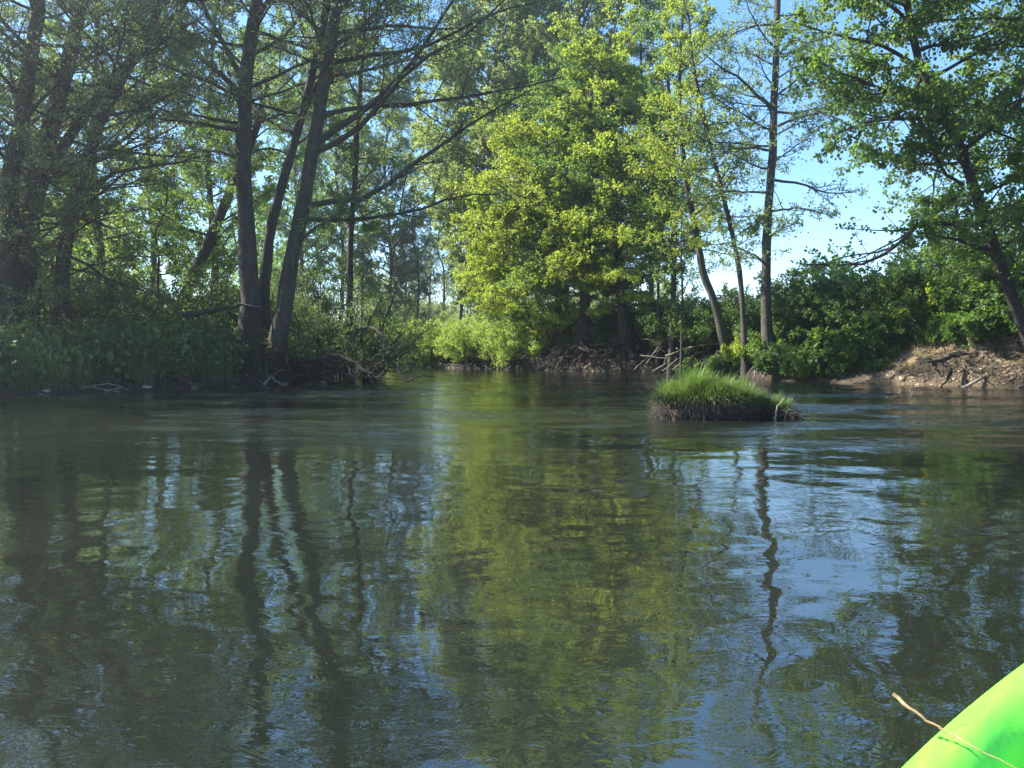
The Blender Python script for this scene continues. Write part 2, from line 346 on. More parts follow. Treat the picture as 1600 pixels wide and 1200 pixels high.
def waves(x, y):
    mk = rip_mask(x, y)
    wx = x + 0.5 * fbm(x * .4, y * .4, 2, 41); wy = y + 0.5 * fbm(x * .4, y * .4, 2, 42)
    z = 0.0042 * fbm(wx * 1.1, wy * 1.5, 4, 43, 0.5)                       # slow undulation everywhere
    z = z + np.maximum(mk, 0.1) * 0.013 * fbm(wx * 1.7, wy * 3.4, 4, 44, 0.55)                # current waves
    z = z + np.maximum(mk - 0.1, 0) * 0.012 * fbm(x * .45 + .3 * fbm(x, y, 2, 52), (y - 0.035 * (x - 1.0) ** 2) * 2.6, 4, 51, 0.55)   # curved current lines
    # V shaped standing waves trailing off the tussock and the shear line in front of it
    for (ox, oy, s) in ((3.0, 10.6, 1), (2.1, 11.0, -1)):
        u = (x - ox) * s; dd = y - (oy - 0.16 * np.maximum(u, 0) - 0.02 * u * u * 0.3)
        z = z + 0.010 * np.exp(-np.clip(u, 0, 99) / 5) * sstep(-0.5, 0.6, u) * (0.6 + 0.8 * fbm(x * .7, y * .7, 2, 50)) * np.cos(dd * 8 + 1.8 * fbm(x * .8, y * .8, 3, 45)) * np.exp(-(dd / 1.5) ** 2)
    dd = y - (7.4 + 0.25 * np.sin(x * 0.7) + 0.4 * fbm(x * .5, y * 0, 2, 47))
    z = z + 0.0035 * (0.4 + fbm(x * .8, y * .8, 2, 48)) * np.cos(dd * 6 + 1.5 * fbm(x * .9, y * .9, 2, 49)) * np.exp(-(dd / 0.9) ** 2)
    return z
xs = axis_steps(-62, 62, -6, 7, 0.045, 1.025, 2.0); ys = axis_steps(-42, 56, 1.2, 14, 0.04, 1.02, 1.0)
mb = MB(); v, q = grid(xs, ys, waves); mb.add(v, q); wo = mb.build('water', M['water']); tag(wo, kind='structure')
at2 = wo.data.attributes.new('ripple', 'FLOAT', 'POINT'); at2.data.foreach_set('value', rip_mask(v[:, 0], v[:, 1]).astype(np.float32))

# ------------------------------------------------------------------ trees
def tree(name, label, cat, trunk, r0, r1, leaf, bark='bark', group=None, limbs=(), n1=40, t0=0.3, t1=1.0, Lr=(3.0, 1.0), e0=(10, 35), up1=0.03, wan1=0.10,
         n2=8, k2=0.5, n3=6, k3=0.5, nl=10, size=0.075, wr=0.7, flat=0.6, seed=1, sides=10, nice=False, roots=0, rootr=1.2, az=None, tilt=0.8, droop=-0.1, up2=0.02, bare=0.0, K3=3, spread=0.04, twigs=True, rootdir=None):
    rng = np.random.default_rng(seed)
    n2 = int(n2 * 1.25 + .5); n3 = int(n3 * 1.25 + .5); nl = int(nl * 1.45 + .5)
    pts = np.array([at(*a) for a in trunk])
    pts[0, 2] = zg(pts[0, 0], pts[0, 1]) - 0.15
    if pts[0, 2] < -0.05: print('IN WATER', label, pts[0])
    T = resample(pts, 26, 0.008 * (r0 / 0.15), rng); base = T[0].copy(); base[2] += 0.15
    root = thing(name, label, cat, base, group)
    fl = np.linspace(0, 1, 26); rad = r0 + (r1 - r0) * fl ** 0.85
    rad = rad * (1 + 0.55 * np.exp(-fl * 26 / 1.3)) * (1 + 0.05 * rng.normal(size=26))
    Tm = T[None]; TR = rad[None]
    mbt = MB(); v, q = tubes(Tm, TR, sides); mbt.add(v, q); mbt.build('trunk', M[bark], root)
    if roots:
        ang = rng.uniform(0, 2 * np.pi, roots) if rootdir is None else np.radians(rng.uniform(rootdir - 75, rootdir + 75, roots))
        b = base + np.zeros((roots, 3)); b[:, 2] += rng.uniform(0.0, 0.35, roots)
        d = np.stack([np.cos(ang), np.sin(ang), np.full(roots, -0.25)], 1)
        RP = grow(b, d, rng.uniform(0.6, 1.2, roots) * rootr, 8, 0.28, -0.22, rng)
        RR = rng.uniform(0.25, 0.5, roots)[:, None] * r0 * np.linspace(1, 0.2, 8)[None]
        mr = MB(); v, q = tubes(RP, RR, 6); mr.add(v, q); mr.build('roots', M['root'], root)
    Ltr = np.linalg.norm(np.diff(T, axis=0), axis=1).sum()
    # first-order limbs
    tt = t0 + (t1 - t0) * (np.arange(n1) + rng.random(n1)) / n1
    b, _ = sample(Tm, np.zeros(n1, int), tt)
    th = np.arange(n1) * 2.399 + rng.normal(0, .4, n1)
    if az is not None:
        th = np.radians(az[0]) + np.radians(az[1]) * rng.uniform(-1, 1, n1)
    el = np.radians(rng.uniform(e0[0], e0[1], n1) + 25 * sstep(0.75, 1, tt))
    d = np.stack([np.cos(th) * np.cos(el), np.sin(th) * np.cos(el), np.sin(el)], 1)
    u = (tt - t0) / max(t1 - t0, 1e-3); prof = Lr[0] + (Lr[1] - Lr[0]) * u ** 1.3
    if t0 < 0.35: prof = prof * (0.55 + 0.45 * sstep(0, 0.25, u))
    L1 = prof * rng.uniform(0.6, 1.2, n1)
    K1 = 9
    P1 = grow(b, d, L1, K1, wan1, up1, rng)
    rt, _ = sample(TR[..., None], np.zeros(n1, int), tt)
    r1a = np.minimum(rt[:, 0] * 0.5, 0.012 * L1 + 0.006); R1 = r1a[:, None] * np.linspace(1, 0.2, K1)[None]
    if limbs:
        LP = np.stack([resample([at(*a) for a in l[1]], K1, 0.02, rng) for l in limbs]); LRr = np.stack([l[0] * np.linspace(1, 0.22, K1) for l in limbs])
        # root the limb in its own trunk
        LL = np.linalg.norm(np.diff(LP, axis=1), axis=2).sum(1)
        P1 = np.concatenate([P1, LP]); R1 = np.concatenate([R1, LRr]); L1 = np.concatenate([L1, LL])
    P2, R2, L2 = children(P1, R1, np.minimum(L1, 4.5), n2, rng, 0.22, 0.97, (30, 65), k2, flat, 6, 0.14, up2)
    mbb = MB(); v, q = tubes(P1, R1, 6); mbb.add(v, q)
    v, q = tubes(P2, R2, 4); mbb.add(v, q); mbb.build('branches', M[bark], root)
    P3, R3, L3 = children(P2, R2, L2, n3, rng, 0.15, 1.0, (25, 70), k3, flat * 0.6, K3, 0.18, 0.0)
    mc_ = MB()
    if bare:
        keep = rng.random(len(P3)) > bare; P3l = P3[keep]
    else: P3l = P3
    twig_leaves(mc_, P3l, nl, size, wr, rng, 0, nice, tilt=tilt, droop=droop, spread=spread)
    twig_leaves(mc_, P2, max(2, nl // 2), size, wr, rng, 0, nice, t0=0.5, tilt=tilt, droop=droop, spread=spread)
    if twigs:
        v, q = tubes(P3, np.maximum(R3 * 0.8, 0.003), 3); mc_.add(v, q, 1)
    mc_.build('crown', [M[leaf], M['twig']], root)
    return root

LB = 'big riverside trees of the left bank'
# --- the clump of three trunks on the point of the left bank
tree('alder_tree', 'tall straight grey tree, leftmost and thickest of the three on the root clump', 'tree',
     [(393, 560, 22), (389, 430, 22), (381, 280, 22), (386, 120, 22), (400, 0, 22), (412, -150, 22), (424, -330, 22)], 0.285, 0.11, 'leaf_alder', 'bark', LB,
     limbs=[(0.09, [(379, 150, 22), (330, 103, 21.5), (269, 57, 21), (215, 25, 20.5)]), (0.1, [(384, 135, 22), (351, 72, 22), (315, 0, 22), (290, -90, 22)]),
            (0.07, [(378, 205, 22), (290, 191, 21.5), (220, 180, 21)]), (0.09, [(395, 40, 22), (430, -20, 21), (470, -100, 20)]), (0.05, [(380, 250, 22), (330, 235, 22.5), (270, 240, 23)])],
     n1=36, t0=0.4, Lr=(4.4, 3.0), e0=(5, 40), n2=8, n3=6, nl=8, size=0.066, seed=3, roots=9, rootr=1.3, rootdir=-90)
tree('alder_tree', 'leaning trunk in the middle of the three on the root clump, set behind its neighbours', 'tree',
     [(424, 560, 22.9), (412, 470, 22.9), (425, 350, 22.9), (460, 222, 22.9), (496, 80, 22.9), (520, -60, 22.9), (540, -260, 22.9)], 0.175, 0.08, 'leaf_alder', 'bark', LB,
     n1=34, t0=0.4, Lr=(4.2, 3.0), e0=(10, 40), n2=8, n3=6, nl=8, size=0.066, seed=4, az=(60, 110))
tree('alder_tree', 'right hand trunk of the three, leaning right with long bare limbs sweeping over the water', 'tree',
     [(425, 565, 21.6), (452, 430, 21.6), (479, 290, 21.6), (504, 150, 21.6), (527, 0, 21.6), (545, -180, 21.6), (560, -350, 21.6)], 0.255, 0.09, 'leaf_alder', 'bark_moss', LB,
     limbs=[(0.085, [(474, 322, 21.6), (580, 304, 21), (660, 245, 20.5), (756, 181, 20), (830, 140, 19.6)]), (0.07, [(470, 342, 21.6), (553, 344, 21), (639, 330, 20.5), (713, 309, 20), (780, 303, 19.6)]),
            (0.10, [(490, 228, 21.6), (564, 176, 21), (628, 117, 20.5), (660, 75, 20.3), (708, 0, 20), (740, -60, 19.6)]), (0.09, [(488, 240, 21.6), (560, 200, 20.8), (640, 110, 20), (720, 60, 19.5), (800, -10, 19)]),
            (0.07, [(500, 180, 21.6), (580, 165, 21), (660, 160, 20.5), (756, 147, 20), (880, 122, 19.4)]), (0.07, [(512, 100, 21.6), (580, 85, 21), (660, 75, 20.5), (756, 26, 20), (850, 0, 19.6)]),
            (0.06, [(520, 55, 21.6), (606, 40, 21), (680, 45, 20.5), (756, 43, 20)]), (0.05, [(460, 385, 21.6), (495, 355, 21), (550, 325, 20.6)]),
            (0.07, [(524, 0, 21.6), (600, -20, 21), (700, -60, 20), (800, -90, 19.5)])],
     n1=26, t0=0.5, Lr=(4.4, 3.0), e0=(5, 40), n2=10, k2=0.42, n3=5, nl=7, size=0.064, seed=5, roots=10, rootr=1.2, rootdir=-70)
# --- left edge
tree('willow_tree', 'dark broad trunk at the left edge of the picture rising out of tall bank grass', 'tree',
     [(5, 500, 19.5), (15, 400, 19.5), (18, 280, 19.5), (40, 150, 19.5), (60, 0, 19.5), (70, -150, 19.5), (75, -350, 19.5)], 0.26, 0.1, 'leaf_alder', 'bark_dark', LB,
     n1=58, t0=0.08, Lr=(4.2, 2.8), e0=(-5, 45), n2=8, n3=6, nl=7, size=0.066, wr=0.5, seed=6)
tree('willow_tree', 'second dark trunk from the left edge, forking in dense shaded foliage', 'tree',
     [(45, 485, 21), (45, 420, 21), (52, 310, 21), (84, 181, 21), (105, 103, 21), (128, -10, 21), (140, -200, 21)], 0.33, 0.12, 'leaf_alder', 'bark_dark', LB,
     limbs=[(0.16, [(60, 290, 21), (120, 200, 21), (180, 120, 21), (260, 40, 21), (330, -40, 21)]), (0.1, [(62, 260, 21), (30, 180, 21), (10, 60, 21)])],
     n1=54, t0=0.1, Lr=(4.4, 3), e0=(-5, 45), n2=8, n3=6, nl=7, size=0.066, wr=0.5, seed=7)
tree('willow_tree', 'slanting trunk with an arching side limb, third from the left edge of the bank', 'tree',
     [(90, 490, 20.4), (98, 413, 20.4), (124, 289, 20.4), (155, 196, 20.4), (207, 93, 20.4), (240, 30, 20.4), (300, -120, 20.4)], 0.2, 0.08, 'leaf_alder', 'bark_dark', LB,
     limbs=[(0.06, [(140, 290, 20.4), (201, 263, 20), (258, 258, 19.7), (330, 240, 19.4)]), (0.06, [(205, 95, 20.4), (260, 60, 20), (320, 20, 19.6)]), (0.05, [(165, 180, 20.4), (230, 165, 20), (300, 130, 19.6)])],
     n1=46, t0=0.1, Lr=(3.8, 2.8), e0=(-10, 40), n2=8, n3=6, nl=7, size=0.064, wr=0.5, seed=8)
tree('willow_tree', 'half fallen trunk slanting up to the right behind the root clump', 'tree',
     [(272, 500, 26.5), (290, 462, 26.5), (320, 393, 26.5), (362, 295, 26.5), (392, 225, 26.5), (420, 120, 26.5)], 0.24, 0.09, 'leaf_green', 'bark_dark', LB,
     n1=26, t0=0.2, Lr=(2.6, 1.6), e0=(0, 50), n2=8, n3=6, nl=10, size=0.08, wr=0.5, seed=9)
tree('sapling', 'thin crooked sapling standing alone against the bright gap left of the root clump', 'tree',
     [(245, 510, 24), (247, 440, 24), (248, 403, 24), (243, 362, 24), (258, 331, 24), (262, 290, 24)], 0.055, 0.02, 'leaf_green', 'bark_dark', None,
     n1=14, t0=0.35, Lr=(1.6, 0.8), e0=(10, 50), n2=5, n3=4, nl=5, size=0.08, seed=10, sides=6)
tree('alder_tree', 'slim straight dark trunk standing alone right of the three big trunks', 'tree',
     [(543, 500, 27.5), (547, 410, 27.5), (553, 300, 27.5), (560, 170, 27.5), (569, 50, 27.5), (572, -100, 27.5), (575, -220, 27.5)], 0.14, 0.05, 'leaf_alder', 'bark_dark', LB,
     n1=40, t0=0.3, Lr=(2.6, 1.4), e0=(0, 35), n2=8, n3=5, nl=7, size=0.085, seed=11)
# --- trees behind the left bank (they fill the wood)
BW = 'trees of the wood behind the left bank'
for i, (px, D, top, r, lf, lab) in enumerate([
    (-60, 24, -300, 0.2, 'leaf_alder', 'bushy shaded tree whose foliage fills the extreme left edge'),
    (150, 29, -120, 0.2, 'leaf_green', 'leafy tree seen through the gap between the left edge trunks'),
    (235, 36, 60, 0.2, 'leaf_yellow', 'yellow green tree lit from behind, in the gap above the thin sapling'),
    (330, 33, -60, 0.2, 'leaf_green', 'leafy tree directly behind the straight grey trunk'),
    (465, 56, 60, 0.2, 'leaf_green', 'fresh green tree glimpsed between the three trunks'),
    (90, 40, 100, 0.2, 'leaf_yellow', 'bright backlit tree low behind the dark left edge trunks'),
    (530, 60, 70, 0.18, 'leaf_green', 'green tree behind the slim straight trunk'),
    (605, 62, 140, 0.18, 'leaf_alder', 'dull green tree standing back between slim trunk and silvery willows')]):
    tree('woodland_tree', lab, 'tree', [(px, 520, D), (px + 6, 400, D), (px - 5, 250, D), (px + 8, top + 40, D), (px + 10, top, D)], r, 0.05, lf, 'bark_dark', BW,
         n1=34 if D < 50 else 64, t0=0.12, Lr=(3.8, 2.0) if D < 50 else (5.5, 3.2), e0=(0, 45), n2=8, n3=6, nl=9, size=0.11 if D < 50 else 0.15, wr=0.65, seed=20 + i, twigs=False)
# the far wood behind the left bank: one mass
rng = np.random.default_rng(99); mb = MB()
for k in range(34):
    x, y = rng.uniform(-62, -19), rng.uniform(46, 72)
    if 0.42 < -x / y < 0.50: continue
    hgt = rng.uniform(8, 12); z0 = zg(x, y)
    Tt = np.array([[x, y, z0 - .1], [x + .3, y, z0 + hgt * .5], [x + rng.normal(0, .5), y, z0 + hgt]]); Tt = resample(Tt, 10)[None]; v, q = tubes(Tt, (0.17 * np.linspace(1, .2, 10))[None], 6); mb.add(v, q, 1)
    nb = 60; th = rng.uniform(0, 6.28, nb); tt = rng.uniform(.12, 1, nb); b, _ = sample(Tt, np.zeros(nb, int), tt); el = rng.uniform(0, .9, nb)
    Pw = grow(b, np.stack([np.cos(th) * np.cos(el), np.sin(th) * np.cos(el), np.sin(el)], 1), 4.2 * (1.2 - .7 * tt), 7, .1, .03, rng); Rw = np.full((nb, 7), .03)
    a_, b_, c_ = children(Pw, Rw, np.full(nb, 3.5), 8, rng, .2, 1, (25, 70), .5, .3, 4, .15, .02)
    twig_leaves(mb, a_, 13, 0.2, .65, rng, 0, spread=.22)
wd_ = mb.build('woodland', [M['leaf_green'], M['bark_dark']]); tag(wd_, 'far leafy wood behind the left bank, seen between the near trunks', 'woodland', kind='stuff')
rng = np.random.default_rng(98); mb = MB()
for k in range(46):
    y = rng.uniform(78, 105); x = rng.uniform(-0.36, 0.22) * y; hgt = rng.uniform(4.5, 9.5) if x / y < -.14 or x / y > -.08 else rng.uniform(2.5, 4.5); z0 = zg(x, y)
    Tt = resample(np.array([[x, y, z0 - .1], [x + .3, y, z0 + hgt * .5], [x + rng.normal(0, .5), y, z0 + hgt]]), 8)[None]; v, q = tubes(Tt, (0.12 * np.linspace(1, .2, 8))[None], 5); mb.add(v, q, 1)
    nb = 50; th = rng.uniform(0, 6.28, nb); tt = rng.uniform(.05, 1, nb); b, _ = sample(Tt, np.zeros(nb, int), tt); el = rng.uniform(.2, 1.1, nb)
    Pw = grow(b, np.stack([np.cos(th) * np.cos(el), np.sin(th) * np.cos(el), np.sin(el)], 1), 2.8 * (1.2 - .7 * tt), 6, .1, .03, rng); Rw = np.full((nb, 6), .03)
    a_, b_, c_ = children(Pw, Rw, np.full(nb, 3.0), 6, rng, .2, 1, (25, 70), .5, .3, 4, .15, .02)
    twig_leaves(mb, a_, 9, 0.24, .6, rng, 0, spread=.2)
tag(mb.build('thicket', [M['leaf_poplar'], M['bark_dark']]), 'pale green thicket far behind the river bend', 'thicket', kind='stuff')
# --- distant silvery trees in the gap
SG = 'silvery trees standing far back in the gap'
for i, (px, D, top, lab, br) in enumerate([
    (650, 60, 300, 'slender half bare tree far back, left of the gap of sky', 0.55), (690, 66, 330, 'slender half bare tree far back in the middle of the sky gap', 0.6),
    (718, 56, 215, 'silvery willow with several thin stems right of the sky gap', 0.1), (745, 52, 190, 'taller silvery willow touching the bright centre tree', 0.0),
    (630, 64, 380, 'low greyish tree far back beside the left wood', 0.2), (668, 78, 400, 'faint low tree farthest back in the sky gap', 0.3)]):
    tree('willow_tree', lab, 'tree', [(px, 530, D), (px + 4, 430, D), (px - 6, top + 60, D), (px, top, D)], 0.13, 0.04, 'leaf_willow', 'bark', SG,
         n1=30, t0=0.15, Lr=(3.0, 1.5), e0=(25, 65), n2=7, n3=5, nl=8, size=0.12, wr=0.45, seed=40 + i, bare=br, twigs=True)
for i, (px, D, lab) in enumerate([(-330, 22, 'leafy tree well outside the left edge, added to shade the bank grass'), (-210, 18.5, 'tree just outside the left edge nearest the water, added for its shade'), (-440, 17.5, 'leafy tree farthest outside the left edge, close to the boat, added for shade')]):  # unseen trees added beyond the left edge to shade the bank
    tree('willow_tree', lab, 'tree', [(px, 520, D), (px + 6, 400, D), (px - 5, 250, D), (px + 8, 0, D), (px + 10, -250, D)], 0.25, 0.08, 'leaf_alder', 'bark_dark', LB,
         n1=36, t0=0.2, Lr=(4.2, 2.6), e0=(0, 45), n2=7, n3=5, nl=5, size=0.1, wr=0.5, seed=90 + i, twigs=False)
# --- the bright group in the middle
CG = 'bright trees of the far bank'
tree('poplar_tree', 'tall grey green tree, tallest crown on the left of the bright centre group', 'tree',
     [(775, 530, 45), (770, 400, 45), (765, 250, 45), (775, 100, 45), (785, 0, 45), (790, -60, 45)], 0.3, 0.08, 'leaf_poplar', 'bark', CG,
     n1=120, t0=0.1, Lr=(6.0, 3.8), e0=(15, 50), n2=9, n3=7, nl=10, size=0.15, wr=0.6, seed=50, twigs=False)
tree('poplar_tree', 'grey green tree rising behind the yellow green centre trees to the top of the frame', 'tree',
     [(880, 530, 43), (885, 400, 43), (890, 250, 43), (900, 100, 43), (905, 0, 43), (905, -70, 43)], 0.3, 0.08, 'leaf_poplar', 'bark', CG,
     n1=110, t0=0.15, Lr=(5.2, 3.2), e0=(15, 50), n2=9, n3=7, nl=10, size=0.14, wr=0.6, seed=51, twigs=False)
tree('maple_tree', 'fresh green tree with lowest bright foliage over the pale bank shrub', 'tree',
     [(868, 560, 37.2), (872, 480, 37.2), (868, 400, 37.2), (850, 300, 37.2), (840, 220, 37.2)], 0.2, 0.06, 'leaf_yellow', 'bark_dark', CG,
     n1=66, t0=0.27, Lr=(5.0, 3.0), e0=(-8, 28), n2=9, n3=5, nl=8, size=0.10, wr=0.8, flat=0.85, up1=0.0, tilt=0.6, seed=52, roots=8, rootr=1.4, rootdir=-100, twigs=False)
tree('maple_tree', 'dark trunked tree just left of the widest trunk at the far water edge', 'tree',
     [(908, 562, 36), (914, 480, 36), (912, 400, 36), (918, 250, 36), (925, 130, 36)], 0.3, 0.08, 'leaf_green', 'bark_dark', CG,
     n1=66, t0=0.2, Lr=(4.2, 3.0), e0=(-15, 25), n2=9, n3=6, nl=9, size=0.10, wr=0.8, flat=0.85, up1=0.0, tilt=0.6, seed=53, roots=10, rootr=1.6, rootdir=-100, twigs=False)
tree('maple_tree', 'yellow green tree hanging tiers of bright leaves over the far water', 'tree',
     [(980, 565, 34.6), (972, 480, 34.6), (968, 400, 34.6), (962, 250, 34.6), (955, 130, 34.6), (952, 60, 34.6)], 0.26, 0.07, 'leaf_yellow', 'bark', CG,
     n1=80, t0=0.14, Lr=(4.0, 2.2), e0=(-15, 22), n2=9, n3=5, nl=9, size=0.10, wr=0.8, flat=0.9, up1=-0.01, tilt=0.5, seed=54, roots=12, rootr=1.6, rootdir=-100, twigs=False)
tree('maple_tree', 'small multi twigged tree leaning left over the pale shrub', 'tree',
     [(842, 545, 38), (822, 480, 38), (805, 430, 38), (790, 380, 38), (780, 330, 38)], 0.12, 0.04, 'leaf_yellow', 'bark_dark', CG,
     n1=44, t0=0.15, Lr=(3.4, 1.8), e0=(-15, 30), n2=8, n3=6, nl=9, size=0.10, wr=0.8, seed=55, twigs=False)
tree('ash_tree', 'airy tall tree behind and right of the yellow green one', 'tree',
     [(1015, 540, 38), (1018, 400, 38), (1010, 250, 38), (1002, 100, 38), (1000, 0, 38), (998, -40, 38)], 0.15, 0.04, 'leaf_willow', 'bark', CG,
     n1=60, t0=0.25, Lr=(2.4, 1.2), e0=(20, 55), n2=8, n3=5, nl=7, size=0.11, wr=0.6, seed=56, twigs=True)
# --- slender trees on the right half of the far bank
RG = 'slender trees above the dark undercut bank'
tree('alder_tree', 'thin straight trunk nearest the bright centre group, against the hedge', 'tree',
     [(1048, 555, 31.5), (1052, 450, 31.5), (1055, 330, 31.5), (1048, 200, 31.5), (1040, 60, 31.5), (1036, -60, 31.5)], 0.13, 0.04, 'leaf_green', 'bark', RG,
     n1=50, t0=0.28, Lr=(2.2, 1.2), e0=(0, 40), n2=8, n3=5, nl=4, size=0.09, seed=60)
tree('alder_tree', 'very thin pole of a tree left of the first slender trunk', 'tree',
     [(1028, 550, 32.5), (1029, 470, 32.5), (1026, 400, 32.5), (1020, 300, 32.5), (1016, 180, 32.5)], 0.07, 0.03, 'leaf_green', 'bark', RG,
     n1=30, t0=0.3, Lr=(1.8, 1.0), e0=(10, 45), n2=7, n3=5, nl=4, size=0.09, seed=61)
tree('alder_tree', 'curved trunk bending left out of the bank then upright', 'tree',
     [(1144, 522, 28), (1118, 480, 28), (1100, 430, 28), (1085, 350, 28), (1070, 270, 28), (1062, 150, 28), (1066, 30, 28)], 0.175, 0.05, 'leaf_yellow', 'bark_moss', RG,
     n1=34, t0=0.36, Lr=(2.4, 1.2), e0=(-5, 35), n2=8, n3=5, nl=4, size=0.085, seed=62, roots=6, rootdir=-100)
tree('alder_tree', 'slim trunk leaning left between the curved trunk and the big straight one', 'tree',
     [(1166, 522, 27), (1158, 450, 27), (1147, 380, 27), (1126, 290, 27), (1108, 220, 27), (1085, 110, 27), (1075, 20, 27)], 0.115, 0.04, 'leaf_yellow', 'bark_moss', RG,
     n1=34, t0=0.34, Lr=(2.4, 1.2), e0=(-5, 35), n2=8, n3=5, nl=4, size=0.085, seed=63)
tree('alder_tree', 'big straight trunk with short dead stubs, standing alone against blue sky', 'tree',
     [(1202, 540, 26.2), (1197, 470, 26.2), (1198, 380, 26.2), (1206, 250, 26.2), (1211, 120, 26.2), (1215, 0, 26.2), (1218, -130, 26.2)], 0.185, 0.075, 'leaf_alder', 'bark_moss', RG,
     limbs=[(0.05, [(1200, 415, 26.2), (1170, 395, 24.8), (1140, 380, 24.4)]), (0.045, [(1202, 372, 26.2), (1225, 355, 24.9), (1238, 352, 24.6)]), (0.05, [(1206, 330, 26.2), (1250, 325, 24.6), (1300, 335, 24)]),
            (0.05, [(1204, 300, 26.2), (1150, 300, 24.7), (1090, 310, 24.2)]), (0.07, [(1208, 170, 26.2), (1150, 120, 24.7), (1100, 85, 24.2)]), (0.05, [(1206, 235, 26.2), (1160, 230, 24.6), (1110, 245, 24)]),
            (0.05, [(1209, 200, 26.2), (1260, 180, 24.7), (1310, 175, 24.2)])],
     n1=34, t0=0.42, Lr=(3.2, 2.0), e0=(-5, 30), n2=8, n3=5, nl=4, size=0.085, seed=64, flat=0.8, roots=8, rootr=1.2, rootdir=-110)
tree('alder_tree', 'thin pole standing in the hedge right of the first slender trunk', 'tree',
     [(1064, 545, 30.5), (1066, 470, 30.5), (1064, 380, 30.5), (1068, 300, 30.5)], 0.06, 0.025, 'leaf_green', 'bark', RG,
     n1=22, t0=0.4, Lr=(1.6, 1.0), e0=(10, 45), n2=6, n3=4, nl=4, size=0.09, seed=65, bare=0.4)
# --- the leaning tree at the right
tree('lime_tree', 'dark tree leaning in from the right edge with broad leaves hanging against the sky', 'tree',
     [(1625, 560, 19.6), (1598, 505, 19.2), (1551, 382, 18.6), (1520, 289, 18.2), (1500, 228, 18), (1469, 165, 17.8), (1438, 98, 17.6), (1420, 20, 17.4), (1400, -90, 17.2), (1385, -200, 17)], 0.165, 0.055, 'leaf_green', 'bark_dark', None,
     limbs=[(0.07, [(1534, 351, 18.4), (1460, 347, 18), (1430, 355, 17.8), (1390, 392, 17.5), (1340, 412, 17.2), (1262, 415, 17)]), (0.06, [(1548, 390, 18.6), (1490, 375, 18.2), (1430, 362, 17.8)]),
            (0.05, [(1505, 290, 18.1), (1470, 260, 17.8), (1455, 220, 17.6), (1450, 180, 17.4)]), (0.05, [(1440, 160, 17.8), (1395, 145, 17.3), (1340, 125, 16.8), (1260, 90, 16.4)]),
            (0.05, [(1440, 110, 17.6), (1400, 80, 17.2), (1320, 60, 16.8), (1230, 30, 16.4)]), (0.06, [(1500, 240, 18), (1560, 180, 17.5), (1620, 100, 17)]), (0.05, [(1430, 50, 17.5), (1380, 0, 17), (1300, -40, 16.5)]),
            (0.05, [(1480, 190, 18), (1420, 185, 17.4), (1350, 190, 17), (1300, 210, 16.7)])],
     n1=38, t0=0.3, Lr=(3.4, 2.6), e0=(-15, 35), n2=8, n3=6, nl=8, size=0.08, wr=0.85, seed=70, nice=True, flat=0.7, droop=-0.5)
tree('lime_tree', 'leafy tree outside the right edge whose branches fill the top right corner', 'tree',
     [(1780, 560, 18), (1760, 400, 17.5), (1740, 200, 17), (1700, 0, 16.5), (1680, -180, 16)], 0.2, 0.07, 'leaf_green', 'bark_dark', None,
     n1=50, t0=0.15, Lr=(4.2, 3.0), e0=(-10, 35), n2=9, n3=6, nl=8, size=0.08, wr=0.85, seed=71, nice=True, flat=0.7, droop=-0.5)

# ------------------------------------------------------------------ shrubs
def bush(name, label, x, y, h, rad, leaf, n=36, n2=9, n3=5, nl=6, size=0.09, wr=0.7, seed=1, group=None, nice=False, z=None, elev=(25, 88), up=-0.03):
    if name == 'hedge_bush': rad *= 1.2; elev = (40, 90); n = int(n * 1.3)
    rng = np.random.default_rng(seed); z0 = zg(x, y) if z is None else z
    root = thing(name, label, 'shrub', (x, y, z0), group)
    th = rng.uniform(0, 2 * np.pi, n); el = np.radians(rng.uniform(elev[0], elev[1], n))
    b = np.array([x, y, z0 - 0.05]) + np.stack([np.cos(th), np.sin(th), 0 * th], 1) * (rng.random(n) ** .5 * rad * 0.45)[:, None]
    d = np.stack([np.cos(th) * np.cos(el), np.sin(th) * np.cos(el), np.sin(el)], 1)
    Lx = 1.0 / np.sqrt((np.cos(el) / rad) ** 2 + (np.sin(el) / h) ** 2) * rng.uniform(0.65, 1.1, n)
    P1 = grow(b, d, Lx, 7, 0.1, up, rng); R1 = (0.008 * Lx + 0.004)[:, None] * np.linspace(1, .3, 7)[None]
    P2, R2, L2 = children(P1, R1, Lx, n2, rng, 0.15, 1, (25, 65), 0.42, 0.2, 4, 0.15, 0.02)
    P3, R3, L3 = children(P2, R2, L2, n3, rng, 0.1, 1, (25, 70), 0.6, 0.1, 3, 0.15, 0)
    ms = MB(); v, q = tubes(P1, R1, 4); ms.add(v, q); v, q = tubes(P2, np.maximum(R2, .003), 3); ms.add(v, q); ms.build('stems', M['twig'], root)
    mf = MB(); twig_leaves(mf, P3, nl, size, wr, rng, 0, nice); twig_leaves(mf, P2, nl, size, wr, rng, 0, nice); mf.build('foliage', M[leaf], root)
    return root
def bpx(px, D): return gx(px, D), D
